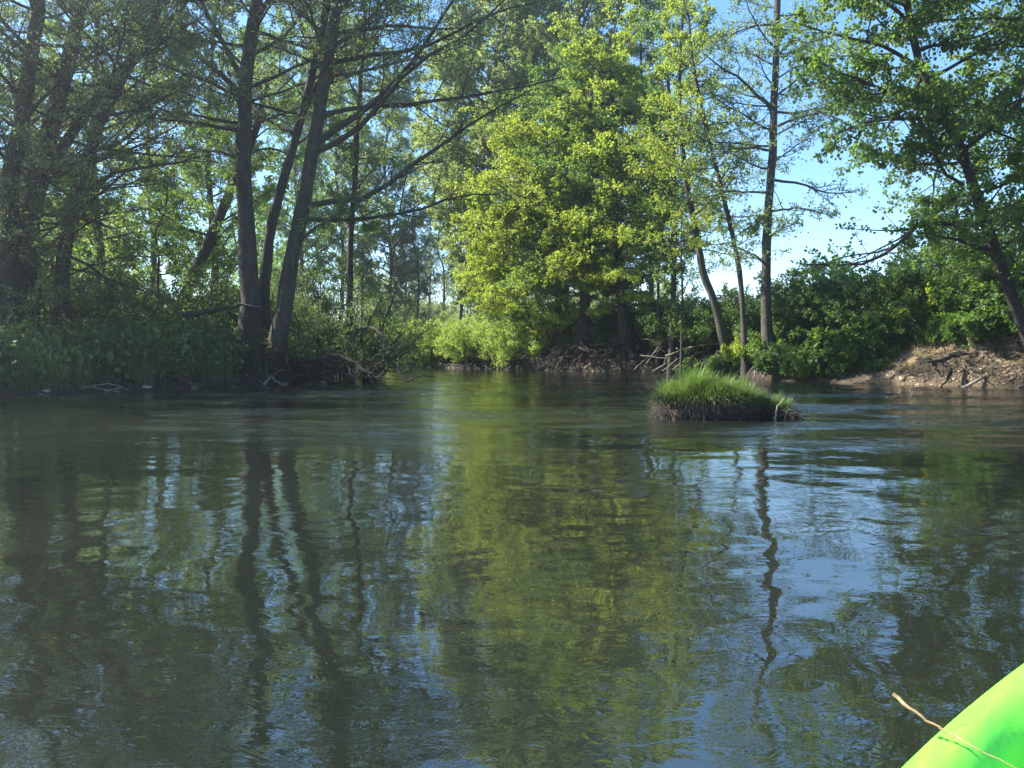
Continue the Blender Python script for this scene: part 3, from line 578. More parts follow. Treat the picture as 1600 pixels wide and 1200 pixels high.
bushes = [
 # px, D, h, rad, leaf, label, name, size, group
 (530, 25.2, 3.7, 2.7, 'leaf_alder', 'rounded dark willow bush overhanging the water right of the three trunks', 'willow_bush', 0.065, None),
 (480, 27, 3.6, 2.2, 'leaf_alder', 'tall shaded bush close behind the right hand trunk of the three', 'willow_bush', 0.07, None),
 (440, 26, 2.6, 1.8, 'leaf_alder', 'shaded bush between and behind the three trunks', 'willow_bush', 0.08, None),
 (335, 25, 2.6, 2.0, 'leaf_alder', 'bush left of the straight trunk, behind the horizontal log', 'elder_bush', 0.09, None),
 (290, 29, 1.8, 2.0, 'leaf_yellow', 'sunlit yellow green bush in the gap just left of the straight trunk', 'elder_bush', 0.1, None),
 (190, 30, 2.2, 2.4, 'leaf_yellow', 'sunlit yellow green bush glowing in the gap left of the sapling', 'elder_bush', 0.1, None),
 (130, 23.5, 2.6, 2.2, 'leaf_alder', 'shaded bush on the left bank in front of the slanting trunk', 'elder_bush', 0.09, None),
 (20, 21.5, 2.6, 2.2, 'leaf_alder', 'shaded bush at the foot of the left edge trunk', 'elder_bush', 0.09, None),
 (220, 23, 1.0, 1.4, 'leaf_herb', 'low leafy bush with pale glints behind the bank grass', 'nettle_bush', 0.1, None),
 (300, 22.4, 0.9, 1.2, 'leaf_herb', 'low leafy bush beside the slanting driftwood log', 'nettle_bush', 0.1, None),
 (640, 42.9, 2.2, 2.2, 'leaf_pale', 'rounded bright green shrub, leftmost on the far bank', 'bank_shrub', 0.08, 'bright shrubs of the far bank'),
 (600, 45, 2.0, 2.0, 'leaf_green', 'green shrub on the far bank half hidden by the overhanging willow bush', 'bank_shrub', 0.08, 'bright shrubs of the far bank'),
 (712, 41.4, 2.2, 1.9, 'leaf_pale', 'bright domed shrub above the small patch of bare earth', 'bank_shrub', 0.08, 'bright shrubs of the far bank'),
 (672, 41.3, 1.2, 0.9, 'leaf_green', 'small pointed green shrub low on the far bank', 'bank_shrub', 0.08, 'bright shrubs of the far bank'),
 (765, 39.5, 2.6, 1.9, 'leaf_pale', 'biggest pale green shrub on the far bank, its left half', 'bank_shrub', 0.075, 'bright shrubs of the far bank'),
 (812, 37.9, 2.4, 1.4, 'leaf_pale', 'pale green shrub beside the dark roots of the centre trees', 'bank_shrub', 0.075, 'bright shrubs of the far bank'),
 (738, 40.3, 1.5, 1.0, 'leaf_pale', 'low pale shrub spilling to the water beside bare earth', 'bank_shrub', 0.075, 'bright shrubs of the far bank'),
 (850, 41, 2.4, 2.2, 'leaf_green', 'shaded green bush behind the leaning centre trunks', 'bank_shrub', 0.075, None),
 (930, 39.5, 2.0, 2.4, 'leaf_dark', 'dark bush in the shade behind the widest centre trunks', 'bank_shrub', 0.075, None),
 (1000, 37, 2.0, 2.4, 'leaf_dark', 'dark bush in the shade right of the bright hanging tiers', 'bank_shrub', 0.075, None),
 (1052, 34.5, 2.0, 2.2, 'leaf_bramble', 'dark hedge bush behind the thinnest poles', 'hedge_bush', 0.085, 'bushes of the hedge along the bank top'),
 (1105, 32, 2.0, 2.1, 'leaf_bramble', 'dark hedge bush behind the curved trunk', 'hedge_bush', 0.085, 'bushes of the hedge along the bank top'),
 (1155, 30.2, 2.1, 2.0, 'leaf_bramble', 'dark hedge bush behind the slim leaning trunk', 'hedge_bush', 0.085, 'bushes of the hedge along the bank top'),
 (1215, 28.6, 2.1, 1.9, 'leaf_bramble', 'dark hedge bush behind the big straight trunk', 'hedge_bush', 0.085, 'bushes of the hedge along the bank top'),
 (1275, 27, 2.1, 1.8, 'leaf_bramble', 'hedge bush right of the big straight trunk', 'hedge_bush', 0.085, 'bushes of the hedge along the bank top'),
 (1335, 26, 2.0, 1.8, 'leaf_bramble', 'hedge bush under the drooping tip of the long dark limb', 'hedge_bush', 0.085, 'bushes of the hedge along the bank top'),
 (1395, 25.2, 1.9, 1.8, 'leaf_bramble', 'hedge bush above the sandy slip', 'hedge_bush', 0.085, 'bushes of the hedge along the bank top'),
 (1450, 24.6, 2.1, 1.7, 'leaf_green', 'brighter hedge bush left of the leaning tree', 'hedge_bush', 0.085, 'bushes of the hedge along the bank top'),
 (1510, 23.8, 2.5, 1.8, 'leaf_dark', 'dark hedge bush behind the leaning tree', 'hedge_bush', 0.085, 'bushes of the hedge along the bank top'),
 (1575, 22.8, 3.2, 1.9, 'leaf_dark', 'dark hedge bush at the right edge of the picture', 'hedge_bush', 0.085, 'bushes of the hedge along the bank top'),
 (1240, 26.4, 0.95, 1.1, 'leaf_bramble', 'bramble clump low on the bank just right of the big straight trunk', 'bramble', 0.09, None),
 (1325, 23.7, 1.1, 1.0, 'leaf_green', 'big leafy plant clump hanging down the bank left of the sandy slip', 'knotweed', 0.13, None),
 (1372, 24.0, 1.15, 0.9, 'leaf_green', 'smaller leafy plant clump at the top left corner of the sandy slip', 'knotweed', 0.13, None),
 (1175, 27.6, 0.95, 0.8, 'leaf_yellow', 'sunlit leafy clump between slim trunk and big straight trunk', 'bramble', 0.09, None),
 (1205, 26.4, 0.8, 0.7, 'leaf_green', 'leafy clump at the foot of the big straight trunk', 'bramble', 0.09, None),
 (1225, 24.9, 0.75, 0.8, 'leaf_bramble', 'leafy clump overhanging the roots below the big straight trunk', 'bramble', 0.08, None),
 (1262, 24.05, 0.8, 0.8, 'leaf_green', 'leafy clump low over the water between big trunk and hanging plants', 'bramble', 0.08, None),
 (1290, 23.8, 0.75, 0.7, 'leaf_bramble', 'dark leafy clump at the left foot of the hanging plants', 'bramble', 0.08, None),
 (1140, 28.2, 0.7, 0.8, 'leaf_dark', 'dark leafy clump at the foot of the curved trunk', 'bramble', 0.08, None),
 (1100, 30.6, 0.7, 0.9, 'leaf_dark', 'dark leafy clump over the heap of dead sticks', 'bramble', 0.08, None),
 (1425, 24.0, 1.5, 1.0, 'leaf_yellow', 'tall sunlit yellow green plants at the top right of the sandy slip', 'knotweed', 0.11, None),
 (1500, 21.7, 0.75, 0.8, 'leaf_green', 'leafy clump above the dark root hollow, right of the sandy slip', 'bramble', 0.11, None),
 (1555, 20.9, 0.85, 0.9, 'leaf_green', 'leafy clump above the driftwood at the right edge', 'bramble', 0.11, None),
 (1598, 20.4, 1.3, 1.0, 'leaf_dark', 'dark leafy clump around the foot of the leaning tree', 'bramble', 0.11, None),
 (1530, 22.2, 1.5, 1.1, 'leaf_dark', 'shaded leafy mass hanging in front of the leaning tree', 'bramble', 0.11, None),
]
for i, (px, D, h, rad, lf, lab, nm, sz, grp) in enumerate(bushes):
    x, y = bpx(px, D)
    if zg(x, y) < 0.1: print('IN WATER', lab, zg(x, y))
    k = 1.0 if D < 30 else 0.85
    bush(nm, lab, x, y, h, rad, lf, n=int((62 if sz < 0.082 else 42) * k * max(0.6, rad / 1.8)), size=sz, seed=100 + i, group=grp, nice=(nm == 'knotweed'), n3=6, nl=7, wr=0.75 if 'willow' not in nm else 0.45)

# ------------------------------------------------------------------ grass and herbs
def blades(P, h, wd, rng, lean=0.35, K=4):
    n = len(P); th = rng.uniform(0, 2 * np.pi, n); hh = h * rng.uniform(0.55, 1.15, n)
    d = np.stack([np.cos(th) * lean, np.sin(th) * lean, np.ones(n)], 1)
    C_ = [P]; dd = nrm(d); p_ = P
    bend = rng.uniform(0.05, 0.5, n)[:, None] * np.stack([np.cos(th), np.sin(th), -0.5 + 0 * th], 1)
    for k in range(K - 1):
        p_ = p_ + dd * (hh / (K - 1))[:, None]; C_.append(p_); dd = nrm(dd + bend * (0.5 + 0.5 * k))
    C_ = np.stack(C_, 1); s = np.stack([-np.sin(th), np.cos(th), 0 * th], 1)[:, None] * (wd * rng.uniform(.6, 1.2, n))[:, None, None] * np.array([1, .85, .6, .08][-K:] if K == 4 else np.linspace(1, .08, K))[None, :, None]
    V = np.concatenate([C_ - s, C_ + s], 1).reshape(-1, 3)
    b = (np.arange(n) * 2 * K)[:, None]; q = np.concatenate([b + np.array([k, K + k, K + k + 1, k + 1])[None] for k in range(K - 1)], 0)
    return V, q
def scatter(x0, x1, y0, y1, n, rng, dmin, dmax):
    x = rng.uniform(x0, x1, n * 4); y = rng.uniform(y0, y1, n * 4); d, _ = river(x, y)
    k = (d > dmin) & (d < dmax); x = x[k][:n]; y = y[k][:n]
    return np.stack([x, y, ground(x, y) - 0.02], 1)
rng = np.random.default_rng(7)
mb = MB(); P = scatter(-15, -5.5, 13, 25, 34000, rng, 0.2, 3.2); P = P[(river(P[:, 0], P[:, 1])[0] + 0.5 * fbm(P[:, 0] * 1.6, P[:, 1] * 1.6, 3, 62)) > 0.45]; hh = (0.72 + 0.35 * fbm(P[:, 0] * 1.3, P[:, 1] * 1.3, 3, 61)) * rng.uniform(.5, 1.25, len(P))
v, q = blades(P, hh, 0.007, rng, 0.25); mb.add(v, q, 0, False)
tag(mb.build('tall_grass', M['grass_bank']), 'tall shaded grass covering the edge of the left bank', 'grass', kind='stuff')
def herbs(name, label, P, h, size, nleaf, leaf, seed, wr=0.55):
    rng = np.random.default_rng(seed); n = len(P); d = np.stack([rng.normal(0, .25, n), rng.normal(0, .25, n), np.ones(n)], 1)
    S = grow(P, d, h * rng.uniform(.5, 1.2, n), 4, 0.08, 0, rng); mb = MB(); twig_leaves(mb, S, nleaf, size, wr, rng, 0, spread=0.07, droop=-0.3)
    v, q = tubes(S, np.full((n, 4), 0.004), 3); mb.add(v, q, 1)
    return tag(mb.build(name, [M[leaf], M['twig']]), label, 'plants', kind='stuff')
herbs('nettles', 'low leafy nettles and herbs covering the left bank', scatter(-22, -5, 14, 34, 5000, rng, 1.0, 9), 0.9, 0.085, 14, 'leaf_herb', 8)
herbs('butterbur', 'bigger leafy weeds standing among the grass of the left bank', scatter(-14, -6, 15, 24, 520, rng, 0.5, 2.6), 1.0, 0.15, 12, 'leaf_herb', 18, 0.8)
herbs('herbs', 'leafy ground cover along the top of the far bank', np.concatenate([scatter(-30, 2, 36, 52, 3500, rng, 0.9, 7), scatter(0, 9, 30, 42, 2200, rng, 1.2, 6)]), 0.7, 0.11, 12, 'leaf_green', 9)
herbs('creepers', 'creeping leafy plants covering the right bank top', scatter(8, 17, 18, 32, 5200, rng, 1.5, 6), 0.55, 0.09, 14, 'leaf_bramble', 10)
P = scatter(8, 15, 17, 29, 1500, rng, 0.5, 2.4); mb = MB(); v, q = blades(P, np.full(len(P), .45), 0.006, rng, 0.5); mb.add(v, q, 0, False)
tag(mb.build('dry_grass', M['straw']), 'dry straw coloured grass hanging down the eroded right bank', 'grass', kind='stuff')

# ------------------------------------------------------------------ stones on the banks
def stones(name, label, P, s, seed, mat):
    rng = np.random.default_rng(seed); n = len(P); ph = [(0, 0, 1), (1, 0, .1), (0, 1, 0), (-1, 0, .1), (0, -1, 0), (0, 0, -1)]
    o = np.array([(a, b, c) for c in (-1, 1) for (a, b) in ((-1, -1), (1, -1), (1, 1), (-1, 1))], float) * 0.58
    o = o[None] + rng.normal(0, .12, (n, 8, 3)); sc = s * rng.lognormal(0, .5, n)[:, None, None] * np.stack([rng.uniform(.7, 1.3, n), rng.uniform(.7, 1.3, n), rng.uniform(.4, .8, n)], 1)[:, None]
    V = P[:, None] + o * sc; b = (np.arange(n) * 8)[:, None]
    q = np.concatenate([b + np.array(f)[None] for f in ((3, 2, 1, 0), (4, 5, 6, 7), (0, 1, 5, 4), (1, 2, 6, 5), (2, 3, 7, 6), (3, 0, 4, 7))], 0)
    mb = MB(); mb.add(V.reshape(-1, 3), q, 0, True); return tag(mb.build(name, mat), label, 'gravel', kind='stuff')
m, t, p, out = newmat('stone'); g = N_(t, 'ShaderNodeNewGeometry'); r_ = ramp(t, [(0, (0.07, 0.05, 0.03)), (0.6, (0.18, 0.135, 0.085)), (1, (0.33, 0.27, 0.19))]); t.links.new(g.outputs['Random Per Island'], r_.inputs[0]); t.links.new(r_.outputs[0], p.inputs['Base Color']); p.inputs['Roughness'].default_value = .9; M['stone'] = m
P = np.concatenate([scatter(9.9, 14.5, 17, 23.5, 11000, rng, -0.05, 1.9)]); stones('gravel', 'brown gravel and clods covering the eroded right bank', P, 0.026, 11, M['stone'])
P = np.concatenate([scatter(-12, -5, 14, 24, 250, rng, -0.05, .5), scatter(-14, 9, 28, 45, 1600, rng, -0.1, .7)]); stones('bank_stones', 'small stones and mud clods along the far and left waterline', P, 0.06, 12, M['stone'])

# ------------------------------------------------------------------ dead wood
def wood(name, label, cat, lines, mat='drift', group=None, sides=7, seed=1, twigs=0):
    """lines: (radius, [(px,py,D)...]) ; first point of the first line is the foot"""
    rng = np.random.default_rng(seed); mb = MB(); o = at(*lines[0][1][0])
    for r, pts in lines:
        P = resample([at(*a) for a in pts], 12, r * 0.35, rng)[None]; Rr = (r * np.linspace(1, 0.3, 12))[None] * (1 + .08 * rng.normal(size=(1, 12)))
        v, q = tubes(P, Rr, sides); mb.add(v, q)
        if twigs:
            Lr = np.array([np.linalg.norm(P[0, -1] - P[0, 0])]); a, b, c = children(P, Rr, Lr, twigs, rng, .2, 1, (25, 70), .45, .2, 5, .2, -0.03)
            v, q = tubes(a, b, 4); mb.add(v, q)
            a, b, c = children(a, b, c, 3, rng, .2, 1, (25, 70), .5, .2, 4, .2, 0.0); v, q = tubes(a, np.maximum(b, .004), 3); mb.add(v, q)
    ob = mb.build(name, M[mat], origin=o); return tag(ob, label, cat, group)
wood('fallen_log', 'pale slanting driftwood log running from the waterline up to the straight trunk', 'log', [(0.07, [(225, 602, 19.2), (265, 583, 19.6), (320, 553, 20.3), (400, 543, 21)]), (0.05, [(255, 588, 19.4), (280, 592, 19.2), (300, 598, 19.1)]), (0.03, [(262, 586, 19.5), (300, 600, 19.2), (340, 598, 19.4)])], 'root', seed=2)
wood('fallen_log', 'grey log lying level against the straight trunk above the grass', 'log', [(0.09, [(285, 492, 21.4), (330, 485, 21.5), (370, 478, 21.6), (405, 482, 21.6)])], 'bark_dark', seed=3)
wood('driftwood', 'tangle of thin bleached sticks at the waterline of the left bank', 'driftwood', [(0.025, [(85, 606, 17.6), (110, 600, 17.7), (150, 606, 17.9)]), (0.02, [(95, 608, 17.6), (108, 596, 17.8), (118, 592, 17.9)]), (0.03, [(140, 604, 17.9), (165, 609, 17.8), (190, 606, 18)]), (0.02, [(120, 608, 17.6), (170, 600, 18), (200, 610, 17.9)])], 'drift', seed=4)
wood('driftwood', 'low pale stick at the waterline near the left edge', 'driftwood', [(0.025, [(30, 615, 16.8), (60, 611, 17), (75, 614, 17)]), (0.015, [(10, 612, 16.7), (30, 606, 16.9), (45, 612, 16.9)])], 'drift', seed=5)
wood('driftwood', 'bleached forked root at the foot of the three trunks, reaching the water', 'driftwood', [(0.05, [(412, 604, 20.7), (420, 592, 20.9), (437, 580, 21.2), (455, 578, 21.4)]), (0.035, [(422, 592, 20.9), (415, 582, 21.1), (402, 572, 21.3)]), (0.03, [(425, 590, 20.9), (436, 598, 20.8), (446, 604, 20.7)]), (.025, [(380, 585, 20.8), (398, 592, 20.8), (412, 600, 20.7)])], 'drift', seed=6)
wood('fallen_branch', 'thick dark branch arching from the root clump down into the water', 'branch', [(0.085, [(440, 580, 21.6), (480, 566, 21.9), (510, 558, 22), (535, 560, 22), (548, 578, 21.7), (552, 598, 21.4)]), (0.065, [(510, 556, 22), (545, 560, 21.9), (570, 582, 21.6), (602, 596, 21.3)]), (0.045, [(545, 556, 21.9), (560, 572, 21.7), (590, 588, 21.4), (618, 592, 21.3)]),
     (0.05, [(500, 562, 22), (525, 578, 21.7), (545, 584, 21.5), (560, 592, 21.4)]), (.04, [(480, 566, 21.9), (500, 584, 21.6), (520, 576, 21.6), (530, 568, 21.8)]), (.03, [(575, 585, 21.5), (580, 594, 21.3), (576, 600, 21.2)])], 'bark_dark', seed=7, twigs=3)
wood('fallen_branch', 'thin arched branch with twigs dipping its tip in the water right of the root clump', 'branch', [(0.06, [(560, 512, 23.2), (585, 514, 22.6), (603, 535, 22.2), (612, 565, 21.8), (636, 596, 21.3)]), (0.03, [(636, 596, 21.3), (655, 588, 21.2), (680, 588, 21.1)]), (0.025, [(625, 585, 21.5), (645, 575, 21.5), (650, 560, 21.6)]), (.02, [(610, 560, 21.8), (590, 572, 21.6), (575, 588, 21.4)])], 'bark_dark', seed=8, twigs=4)
wood('root_snag', 'low dark mound of matted roots and mud right of the three trunks', 'roots', [(0.1, [(430, 600, 21.2), (470, 590, 21.5), (500, 588, 21.7), (535, 597, 21.6)]), (0.075, [(400, 592, 21.2), (430, 575, 21.6), (460, 575, 21.8), (500, 596, 21.6)]), (0.06, [(380, 598, 20.9), (410, 585, 21.3), (440, 590, 21.4)]), (.06, [(440, 570, 21.7), (470, 572, 21.8), (500, 580, 21.8)])], 'bark_dark', seed=9, twigs=24)
wood('brushwood', 'heap of thin dead sticks leaning down the undercut far bank', 'sticks', [(0.03, [(1020, 580, 31.2), (1045, 565, 31.4), (1075, 542, 31.7)]), (0.025, [(1035, 580, 31), (1060, 560, 31.3), (1085, 545, 31.6)]), (0.03, [(1000, 555, 31.6), (1040, 560, 31.4), (1070, 557, 31.4)]), (0.02, [(1002, 530, 32.4), (1020, 532, 32.1), (1040, 552, 31.6)]), (.04, [(1040, 556, 31.5), (1090, 540, 31), (1150, 535, 30)]), (.02, [(1010, 568, 31.4), (1030, 540, 31.8), (1050, 520, 32)]), (.025, [(1050, 578, 30.9), (1075, 560, 31.1), (1100, 548, 31)]), (.02, [(990, 578, 31.8), (1010, 560, 32), (1025, 556, 32)])], 'drift', seed=10, twigs=2)
def heap(name, label, cat, px0, px1, D0, D1, n, Lx, rad, mat, seed, group=None, face=-90, hz=(0.0, 0.9)):
    rng = np.random.default_rng(seed); u = rng.random(n); D = D0 + (D1 - D0) * u + rng.normal(0, .25, n); x = (px0 + (px1 - px0) * u - CX) / F * D + rng.normal(0, .1, n)
    b = np.stack([x, D, np.maximum(ground(x, D), 0) + rng.uniform(hz[0], hz[1], n)], 1); a = np.radians(rng.normal(face, 55, n)); el = rng.uniform(-1.0, .35, n)
    P = grow(b, np.stack([np.cos(a) * np.cos(el), np.sin(a) * np.cos(el), np.sin(el)], 1), Lx * rng.lognormal(0, .45, n), 8, .16, -.05, rng); P[..., 2] = np.maximum(P[..., 2], -.12)
    Rr = (rad * rng.lognormal(0, .5, n))[:, None] * np.linspace(1, .3, 8)[None]; mb = MB(); v, q = tubes(P, Rr, 5); mb.add(v, q)
    a_, b_, c_ = children(P, Rr, np.full(n, Lx), 3, rng, .2, 1, (25, 70), .5, .2, 5, .2, -0.03); v, q = tubes(a_, np.maximum(b_, .003), 3); mb.add(v, q)
    o = mb.build(name, M[mat], origin=b[0]); return tag(o, label, cat, group)
heap('root_mass', 'tangled mass of dead roots and flood debris around the foot of the three trunks', 'roots', 365, 470, 21.0, 21.8, 170, 0.8, 0.014, 'bark_dark', 31)
heap('root_mass', 'curtain of bare roots hanging from the dark bank under the left centre trunks', 'roots', 835, 930, 36.3, 34.6, 60, 0.9, 0.03, 'bark_dark', 32, hz=(0, .7))
heap('root_mass', 'curtain of bare roots hanging from the dark bank right of the widest centre trunk', 'roots', 935, 1035, 34.6, 32.8, 60, 0.9, 0.03, 'bark_dark', 33, hz=(0, .7))
heap('brushwood', 'spray of dead sticks along the undercut bank behind the grassy tussock', 'sticks', 1040, 1180, 32.2, 27.6, 60, 0.9, 0.014, 'root', 34, hz=(0, .8))
heap('driftwood', 'line of grey flood sticks along the left waterline below the tall grass', 'driftwood', 20, 370, 17.0, 20.6, 150, 0.6, 0.012, 'root', 35, face=0, hz=(0, .12))
heap('driftwood', 'pale sticks washed up under the pale shrubs of the far bank', 'driftwood', 640, 840, 41.3, 37.0, 70, 0.8, 0.022, 'drift', 36, face=0, hz=(0, .2))
heap('root_mass', 'fine roots and dead stems trailing from the bank at the right edge', 'roots', 1480, 1620, 20.9, 19.8, 80, 0.5, 0.01, 'root', 37, hz=(0.0, .8))
wood('root_snag', 'dark splayed root snag hanging over the hollow right of the sandy slip', 'roots', [(0.09, [(1500, 552, 20.9), (1475, 560, 20.7), (1450, 565, 20.6), (1440, 560, 20.7)]), (0.07, [(1472, 562, 20.7), (1485, 580, 20.5), (1480, 596, 20.4), (1472, 604, 20.3)]), (0.06, [(1460, 563, 20.6), (1462, 575, 20.5), (1475, 590, 20.4)]), (.05, [(1500, 552, 20.9), (1520, 553, 20.8), (1540, 546, 20.8)])], 'bark_dark', seed=11, twigs=3)
wood('fallen_branch', 'long pale bare branch propped on the right bank with its foot in the water', 'branch', [(0.045, [(1502, 607, 20), (1535, 590, 20.1), (1560, 572, 20.3), (1585, 560, 20.5)]), (.02, [(1560, 572, 20.3), (1575, 552, 20.6), (1560, 545, 20.7)])], 'drift', seed=12)
wood('root_snag', 'pale bare roots standing like legs at the right edge of the bank', 'roots', [(0.06, [(1567, 606, 19.8), (1572, 590, 19.9), (1568, 575, 20), (1585, 572, 20), (1600, 576, 20)]), (0.035, [(1572, 592, 19.9), (1562, 600, 19.8), (1558, 608, 19.7)]), (.03, [(1573, 590, 19.9), (1582, 600, 19.8), (1580, 608, 19.7)]), (.03, [(1568, 576, 20), (1550, 574, 20.1), (1540, 580, 20)])], 'drift', seed=13, twigs=2)
wood('roots', 'cluster of exposed roots at the waterline below the big straight trunk', 'roots', [(0.04, [(1204, 560, 26), (1200, 575, 25.6), (1190, 592, 25.2)]), (0.05, [(1202, 562, 26), (1205, 580, 25.6), (1208, 593, 25.2)]), (0.03, [(1190, 565, 26), (1180, 580, 25.8), (1176, 592, 25.5)]), (.03, [(1203, 575, 25.6), (1214, 586, 26.2), (1220, 594, 25.1)])], 'drift', seed=14, twigs=2)

# ------------------------------------------------------------------ grassy tussock islet in the river
def tussock(name, label, cx, cy, rx, ry, h, nb, bh, seed):
    rng = np.random.default_rng(seed); root = thing(name, label, 'tussock', (cx, cy, 0))
    nu, nv = 48, 14; u = np.arange(nu) / nu * 2 * np.pi; mb = MB(); rows = []
    for k in range(nv):
        f = k / (nv - 1)                                # from below the water to the crown of the mound
        rr = (0.86 + 0.28 * math.sin(min(f * 1.9, 1) * math.pi * .5)) * (1 - max(0, f - .5) * 1.96) if f > .5 else 0.86 + 0.2 * math.sin(f * 2 * math.pi * .5)
        z = -0.25 + (h + 0.25) * min(1, f * 1.55) + 0.10 * max(0, f - .6)
        rows.append(np.stack([cx + rx * rr * np.cos(u), cy + ry * rr * np.sin(u), np.full(nu, z)], 1))
    V = np.array(rows); nz = fbm(V[..., 0] * 7 + V[..., 2] * 5, V[..., 1] * 7 - V[..., 2] * 6, 4, seed)
    cen = np.array([cx, cy, 0]); V = V + nrm(V - cen) * nz[..., None] * 0.05
    i = np.arange(nv - 1)[:, None] * nu; j = np.arange(nu)[None]; q = np.stack([i + j, i + (j + 1) % nu, i + nu + (j + 1) % nu, i + nu + j], -1)
    mb.add(V.reshape(-1, 3), q); mb.build('soil', M['mud'], root)
    # short matted roots and dead blades hanging from the sides
    th = rng.uniform(0, 2 * np.pi, 800); b = np.stack([cx + rx * 1.02 * np.cos(th), cy + ry * 1.02 * np.sin(th), rng.uniform(0.05, h, 800)], 1)
    d = np.stack([np.cos(th), np.sin(th), rng.uniform(-1.2, .2, 800)], 1); P = grow(b, d, rng.uniform(.08, .25, 800), 4, .25, -.25, rng)
    mr = MB(); v, q = tubes(P, np.full((800, 4), .0035) * np.array([1, .9, .7, .3]), 3); mr.add(v, q); mr.build('hanging_roots', M['straw_dull'], root)
    a = rng.uniform(0, 2 * np.pi, nb); r = rng.random(nb) ** .5
    P = np.stack([cx + rx * r * np.cos(a), cy + ry * r * np.sin(a), h * (0.55 + 0.45 * np.sqrt(1 - r ** 2 * .9)) * 1.0 + 0 * r], 1)
    hh = bh * (0.5 + 0.5 * (1 - r ** 2)) * (1 + .6 * fbm(P[:, 0] * 3.5, P[:, 1] * 3.5, 3, seed)) * rng.uniform(.6, 1.3, nb)
    mg = MB(); v, q = blades(P, hh, 0.0048, rng, 0.42); mg.add(v, q, 0, False)
    k = rng.random(nb) < .22; v, q = blades(P[k], hh[k] * .8, 0.005, rng, 1.4); mg.add(v, q, 1, False)
    # fringe of blades folded over the rim
    n = nb // 7; a = rng.uniform(0, 2 * np.pi, n); P = np.stack([cx + rx * .98 * np.cos(a), cy + ry * .98 * np.sin(a), rng.uniform(.65, 1.0, n) * h], 1)
    d = np.stack([np.cos(a), np.sin(a), rng.uniform(-.2, .9, n)], 1); S = grow(P, d, rng.uniform(.07, .18, n), 4, .15, -.2, rng)
    v, q = tubes(S, np.full((n, 4), .004) * np.array([1, .9, .6, .15]), 3); mg.add(v, q, 0, False)
    g = mg.build('grass', [M['grass'], M['straw']], root); g['kind'] = 'stuff'
    return root
M['mud'] = barkmat('wet_mud', (0.02, 0.016, 0.011), (0.07, 0.055, 0.038), None, 10, 1.0)
M['straw_dull'] = barkmat('dead_root', (0.025, 0.02, 0.013), (0.08, 0.062, 0.04), None, 10, 0.2)
tussock('grassy_tussock', 'large tussock of bright green grass on a clod of dark earth out in the river', 2.88, 11.2, 0.75, 0.4, 0.36, 8500, 0.34, 1)
tussock('grassy_tussock', 'small dark tussock tailing off to the right of the big grassy one', 3.82, 11.15, 0.22, 0.18, 0.14, 700, 0.28, 2)
wood('debris', 'tangle of thin dark twigs caught against the small tussock', 'twigs', [(0.012, [(1215, 655, 10.9), (1235, 640, 10.9), (1255, 652, 10.8)]), (0.01, [(1220, 650, 11), (1240, 648, 10.9), (1262, 657, 10.8)]), (.01, [(1225, 658, 10.8), (1235, 630, 11), (1240, 615, 11)])], 'root', seed=25, twigs=5)
wood('debris', 'dead stems and roots hanging from the undercut left end of the big tussock', 'twigs', [(0.012, [(1035, 628, 11), (1030, 645, 11), (1040, 662, 10.9)]), (0.01, [(1045, 632, 10.9), (1050, 650, 10.8), (1062, 662, 10.7)]), (.01, [(1030, 625, 11), (1060, 655, 10.8), (1090, 662, 10.7)])], 'root', seed=26, twigs=5)
wood('stick', 'short pale curved stick stuck upright between the big and small tussock', 'stick', [(0.018, [(1211, 660, 10.8), (1213, 640, 10.8), (1224, 622, 10.8)])], 'drift', seed=15)

M['stalk'] = barkmat('dry_stalk', (0.16, 0.09, 0.045), (0.45, 0.29, 0.16), None, 30, 0.2)
rng = np.random.default_rng(77); n = 260; x = rng.uniform(-9, 9, n * 6); y = rng.uniform(6.5, 17, n * 6); k = (fbm(x * .5, y * .9, 3, 71) > .25) & (river(x, y)[0] < -.3); x, y = x[k][:n], y[k][:n]
P = np.stack([x, y, waves(x, y) + .004], 1); mb = MB(); v, q = leaf_quads(P, np.stack([rng.normal(size=len(x)), rng.normal(size=len(x)), 0 * x], 1), 0.022, .6, rng, .05); mb.add(v, q, 0, False)
tag(mb.build('floating_leaves', M['straw']), 'tiny leaves and catkins drifting on the river', 'floating leaves', kind='stuff')
# ------------------------------------------------------------------ kayak in the near right corner
m, t, p, out = newmat('mottled_green_plastic'); L = t.links
tc = N_(t, 'ShaderNodeTexCoord'); mp = N_(t, 'ShaderNodeMapping'); mp.inputs['Rotation'].default_value = (0, 0, R(8)); mp.inputs['Scale'].default_value = (1.6, 7, 4); L.new(tc.outputs['Object'], mp.inputs['Vector'])
a_ = noisen(t, 1.5, 4, 0.6, mp.outputs[0], 1.6); r_ = ramp(t, [(0.28, (0.04, 0.40, 0.06)), (0.42, (0.12, 0.55, 0.04)), (0.75, (0.18, 0.62, 0.04))]); L.new(a_.outputs['Fac'], r_.inputs[0])
s_ = noisen(t, 60, 4, .7, tc.outputs['Object']); rs = ramp(t, [(0.60, (1, 1, 1)), (0.68, (0.4, 0.4, 0.2))]); L.new(s_.outputs['Fac'], rs.inputs[0])
mm = N_(t, 'ShaderNodeMix', data_type='RGBA'); mm.blend_type = 'MULTIPLY'; mm.inputs[0].default_value = .8; L.new(r_.outputs[0], mm.inputs[6]); L.new(rs.outputs[0], mm.inputs[7])
L.new(mm.outputs[2], p.inputs['Base Color']); p.inputs['Roughness'].default_value = .42; p.inputs['Subsurface Weight'].default_value = 0.0
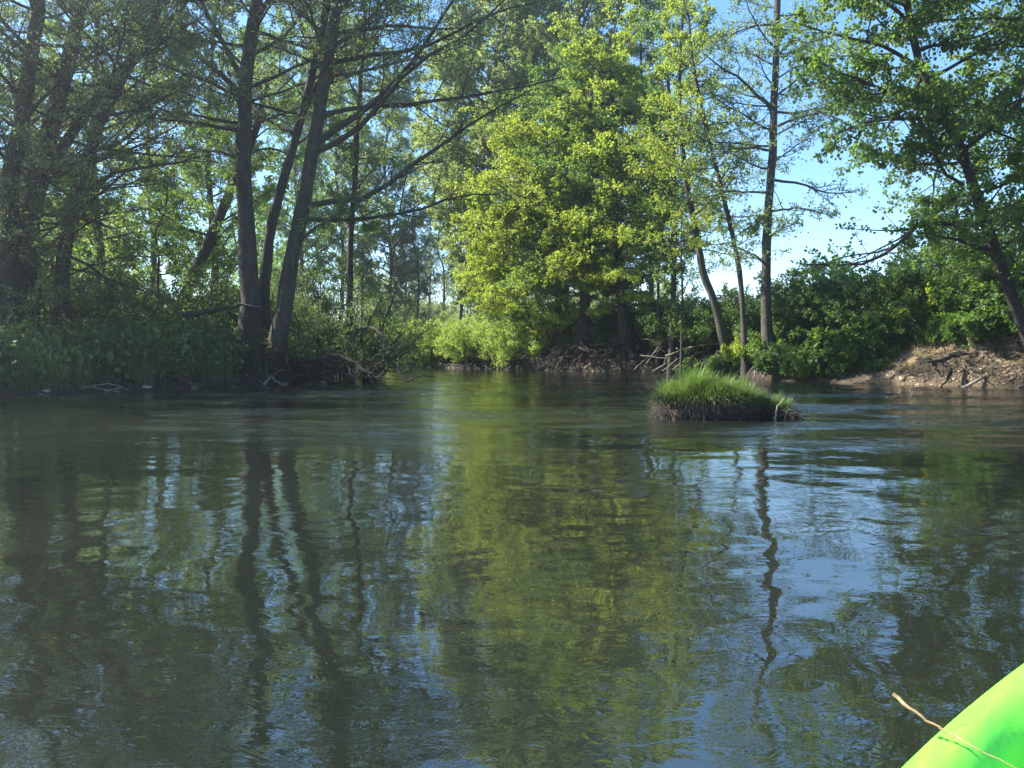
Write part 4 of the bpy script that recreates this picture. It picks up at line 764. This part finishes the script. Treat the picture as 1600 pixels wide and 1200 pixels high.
bp = N_(t, 'ShaderNodeBump'); bp.inputs['Strength'].default_value = .25; bp.inputs['Distance'].default_value = .004; b_ = noisen(t, 25, 5, .6, tc.outputs['Object']); L.new(b_.outputs['Fac'], bp.inputs['Height']); L.new(bp.outputs[0], p.inputs['Normal'])
M['kayak'] = m
m, t, p, out = newmat('black_plastic'); p.inputs['Base Color'].default_value = (.02, .02, .02, 1); p.inputs['Roughness'].default_value = .5; M['black'] = m
# hull axis: from stern behind the camera to a bow ahead right
AX = math.radians(50); kroot = thing('kayak', 'mottled bright green plastic kayak poking into the near right corner', 'kayak', (0.75 * math.cos(AX) - 0.012, 0.75 * math.sin(AX) + 0.01, 0)); kroot.rotation_euler = (0, 0, AX)
def deck(u):      # half width and deck height along the boat, u from -1 stern to 1 bow
    a = abs(u); wd = 0.358 * (1 - a ** 2) ** 0.9 if a < 1 else 0; return max(wd, 0.004), 0.33 + 0.10 * a ** 2
nu, ns = 72, 32; rows = []
for i in range(nu):
    u = -1 + 2 * i / (nu - 1); x = u * 1.7; wd, zt = deck(u); zb = -0.12 + 0.16 * abs(u) ** 6
    ring = []
    for j in range(ns):
        a = 2 * math.pi * j / ns; c, s = math.cos(a), math.sin(a)
        yy = wd * math.copysign(abs(c) ** 0.75, c)
        if s >= 0:
            cock = (1 - min(1, abs(u) / 0.62) ** 4) if abs(u) < .62 else 0     # sunken cockpit amidships
            zz = zt - 0.09 + 0.09 * abs(s) ** 0.8 - cock * 0.24 * max(0, 1 - (abs(yy) / (wd * .66)) ** 4) if wd > .02 else zt - .02
        else: zz = (zt - 0.09) + (zb - zt + 0.09) * abs(s) ** 0.8
        ring.append((x, yy, zz))
    rows.append(ring)
V = np.array(rows); i = np.arange(nu - 1)[:, None] * ns; j = np.arange(ns)[None]; q = np.stack([i + j, i + (j + 1) % ns, i + ns + (j + 1) % ns, i + ns + j], -1)
mb = MB(); mb.add(V.reshape(-1, 3), q); e0_ = np.array([[0, 0, 0]])
h = mb.build('hull', M['kayak']); h.parent = kroot
sd = h.modifiers.new('s', 'SUBSURF'); sd.levels = 1; sd.render_levels = 1
P = resample([(1.38, 0, .43), (1.42, 0, .5), (1.52, 0, .52), (1.56, 0, .46)], 12)[None]; mb = MB(); v, q = tubes(P, np.full((1, 12), .012), 8); mb.add(v, q); o = mb.build('carry_handle', M['black']); o.parent = kroot
tw = wood('twig', 'thin dry stalk lying across the edge of the green kayak', 'twig', [(0.0034, [(1395, 1084, 1.36), (1430, 1112, 1.33), (1470, 1138, 1.30), (1500, 1154, 1.28)]), (0.0018, [(1467, 1137, 1.30), (1530, 1172, 1.26), (1600, 1206, 1.22)])], 'stalk', seed=16)

# ------------------------------------------------------------------ thin haze added to stand in for lens glare at the left
mh = bpy.data.materials.new('haze'); mh.use_nodes = True; t = mh.node_tree; t.nodes.remove(t.nodes['Principled BSDF'])
pv = N_(t, 'ShaderNodeVolumePrincipled'); pv.inputs['Color'].default_value = (0.8, 0.9, 1, 1); pv.inputs['Density'].default_value = 0.0018; pv.inputs['Anisotropy'].default_value = 0.8
t.links.new(pv.outputs[0], t.nodes['Material Output'].inputs['Volume'])
mb = MB(); x0, x1, y0, y1, z0, z1 = -75, 60, -15, 95, -3, 26
v = [(x0, y0, z0), (x1, y0, z0), (x1, y1, z0), (x0, y1, z0), (x0, y0, z1), (x1, y0, z1), (x1, y1, z1), (x0, y1, z1)]
mb.add(v, [(3, 2, 1, 0), (4, 5, 6, 7), (0, 1, 5, 4), (1, 2, 6, 5), (2, 3, 7, 6), (3, 0, 4, 7)], 0, False); tag(mb.build('haze', mh), 'thin pale haze added to stand in for lens glare', 'haze', kind='stuff')
cy.volume_bounces = 0; cy.volume_step_rate = 10; cy.volume_max_steps = 32
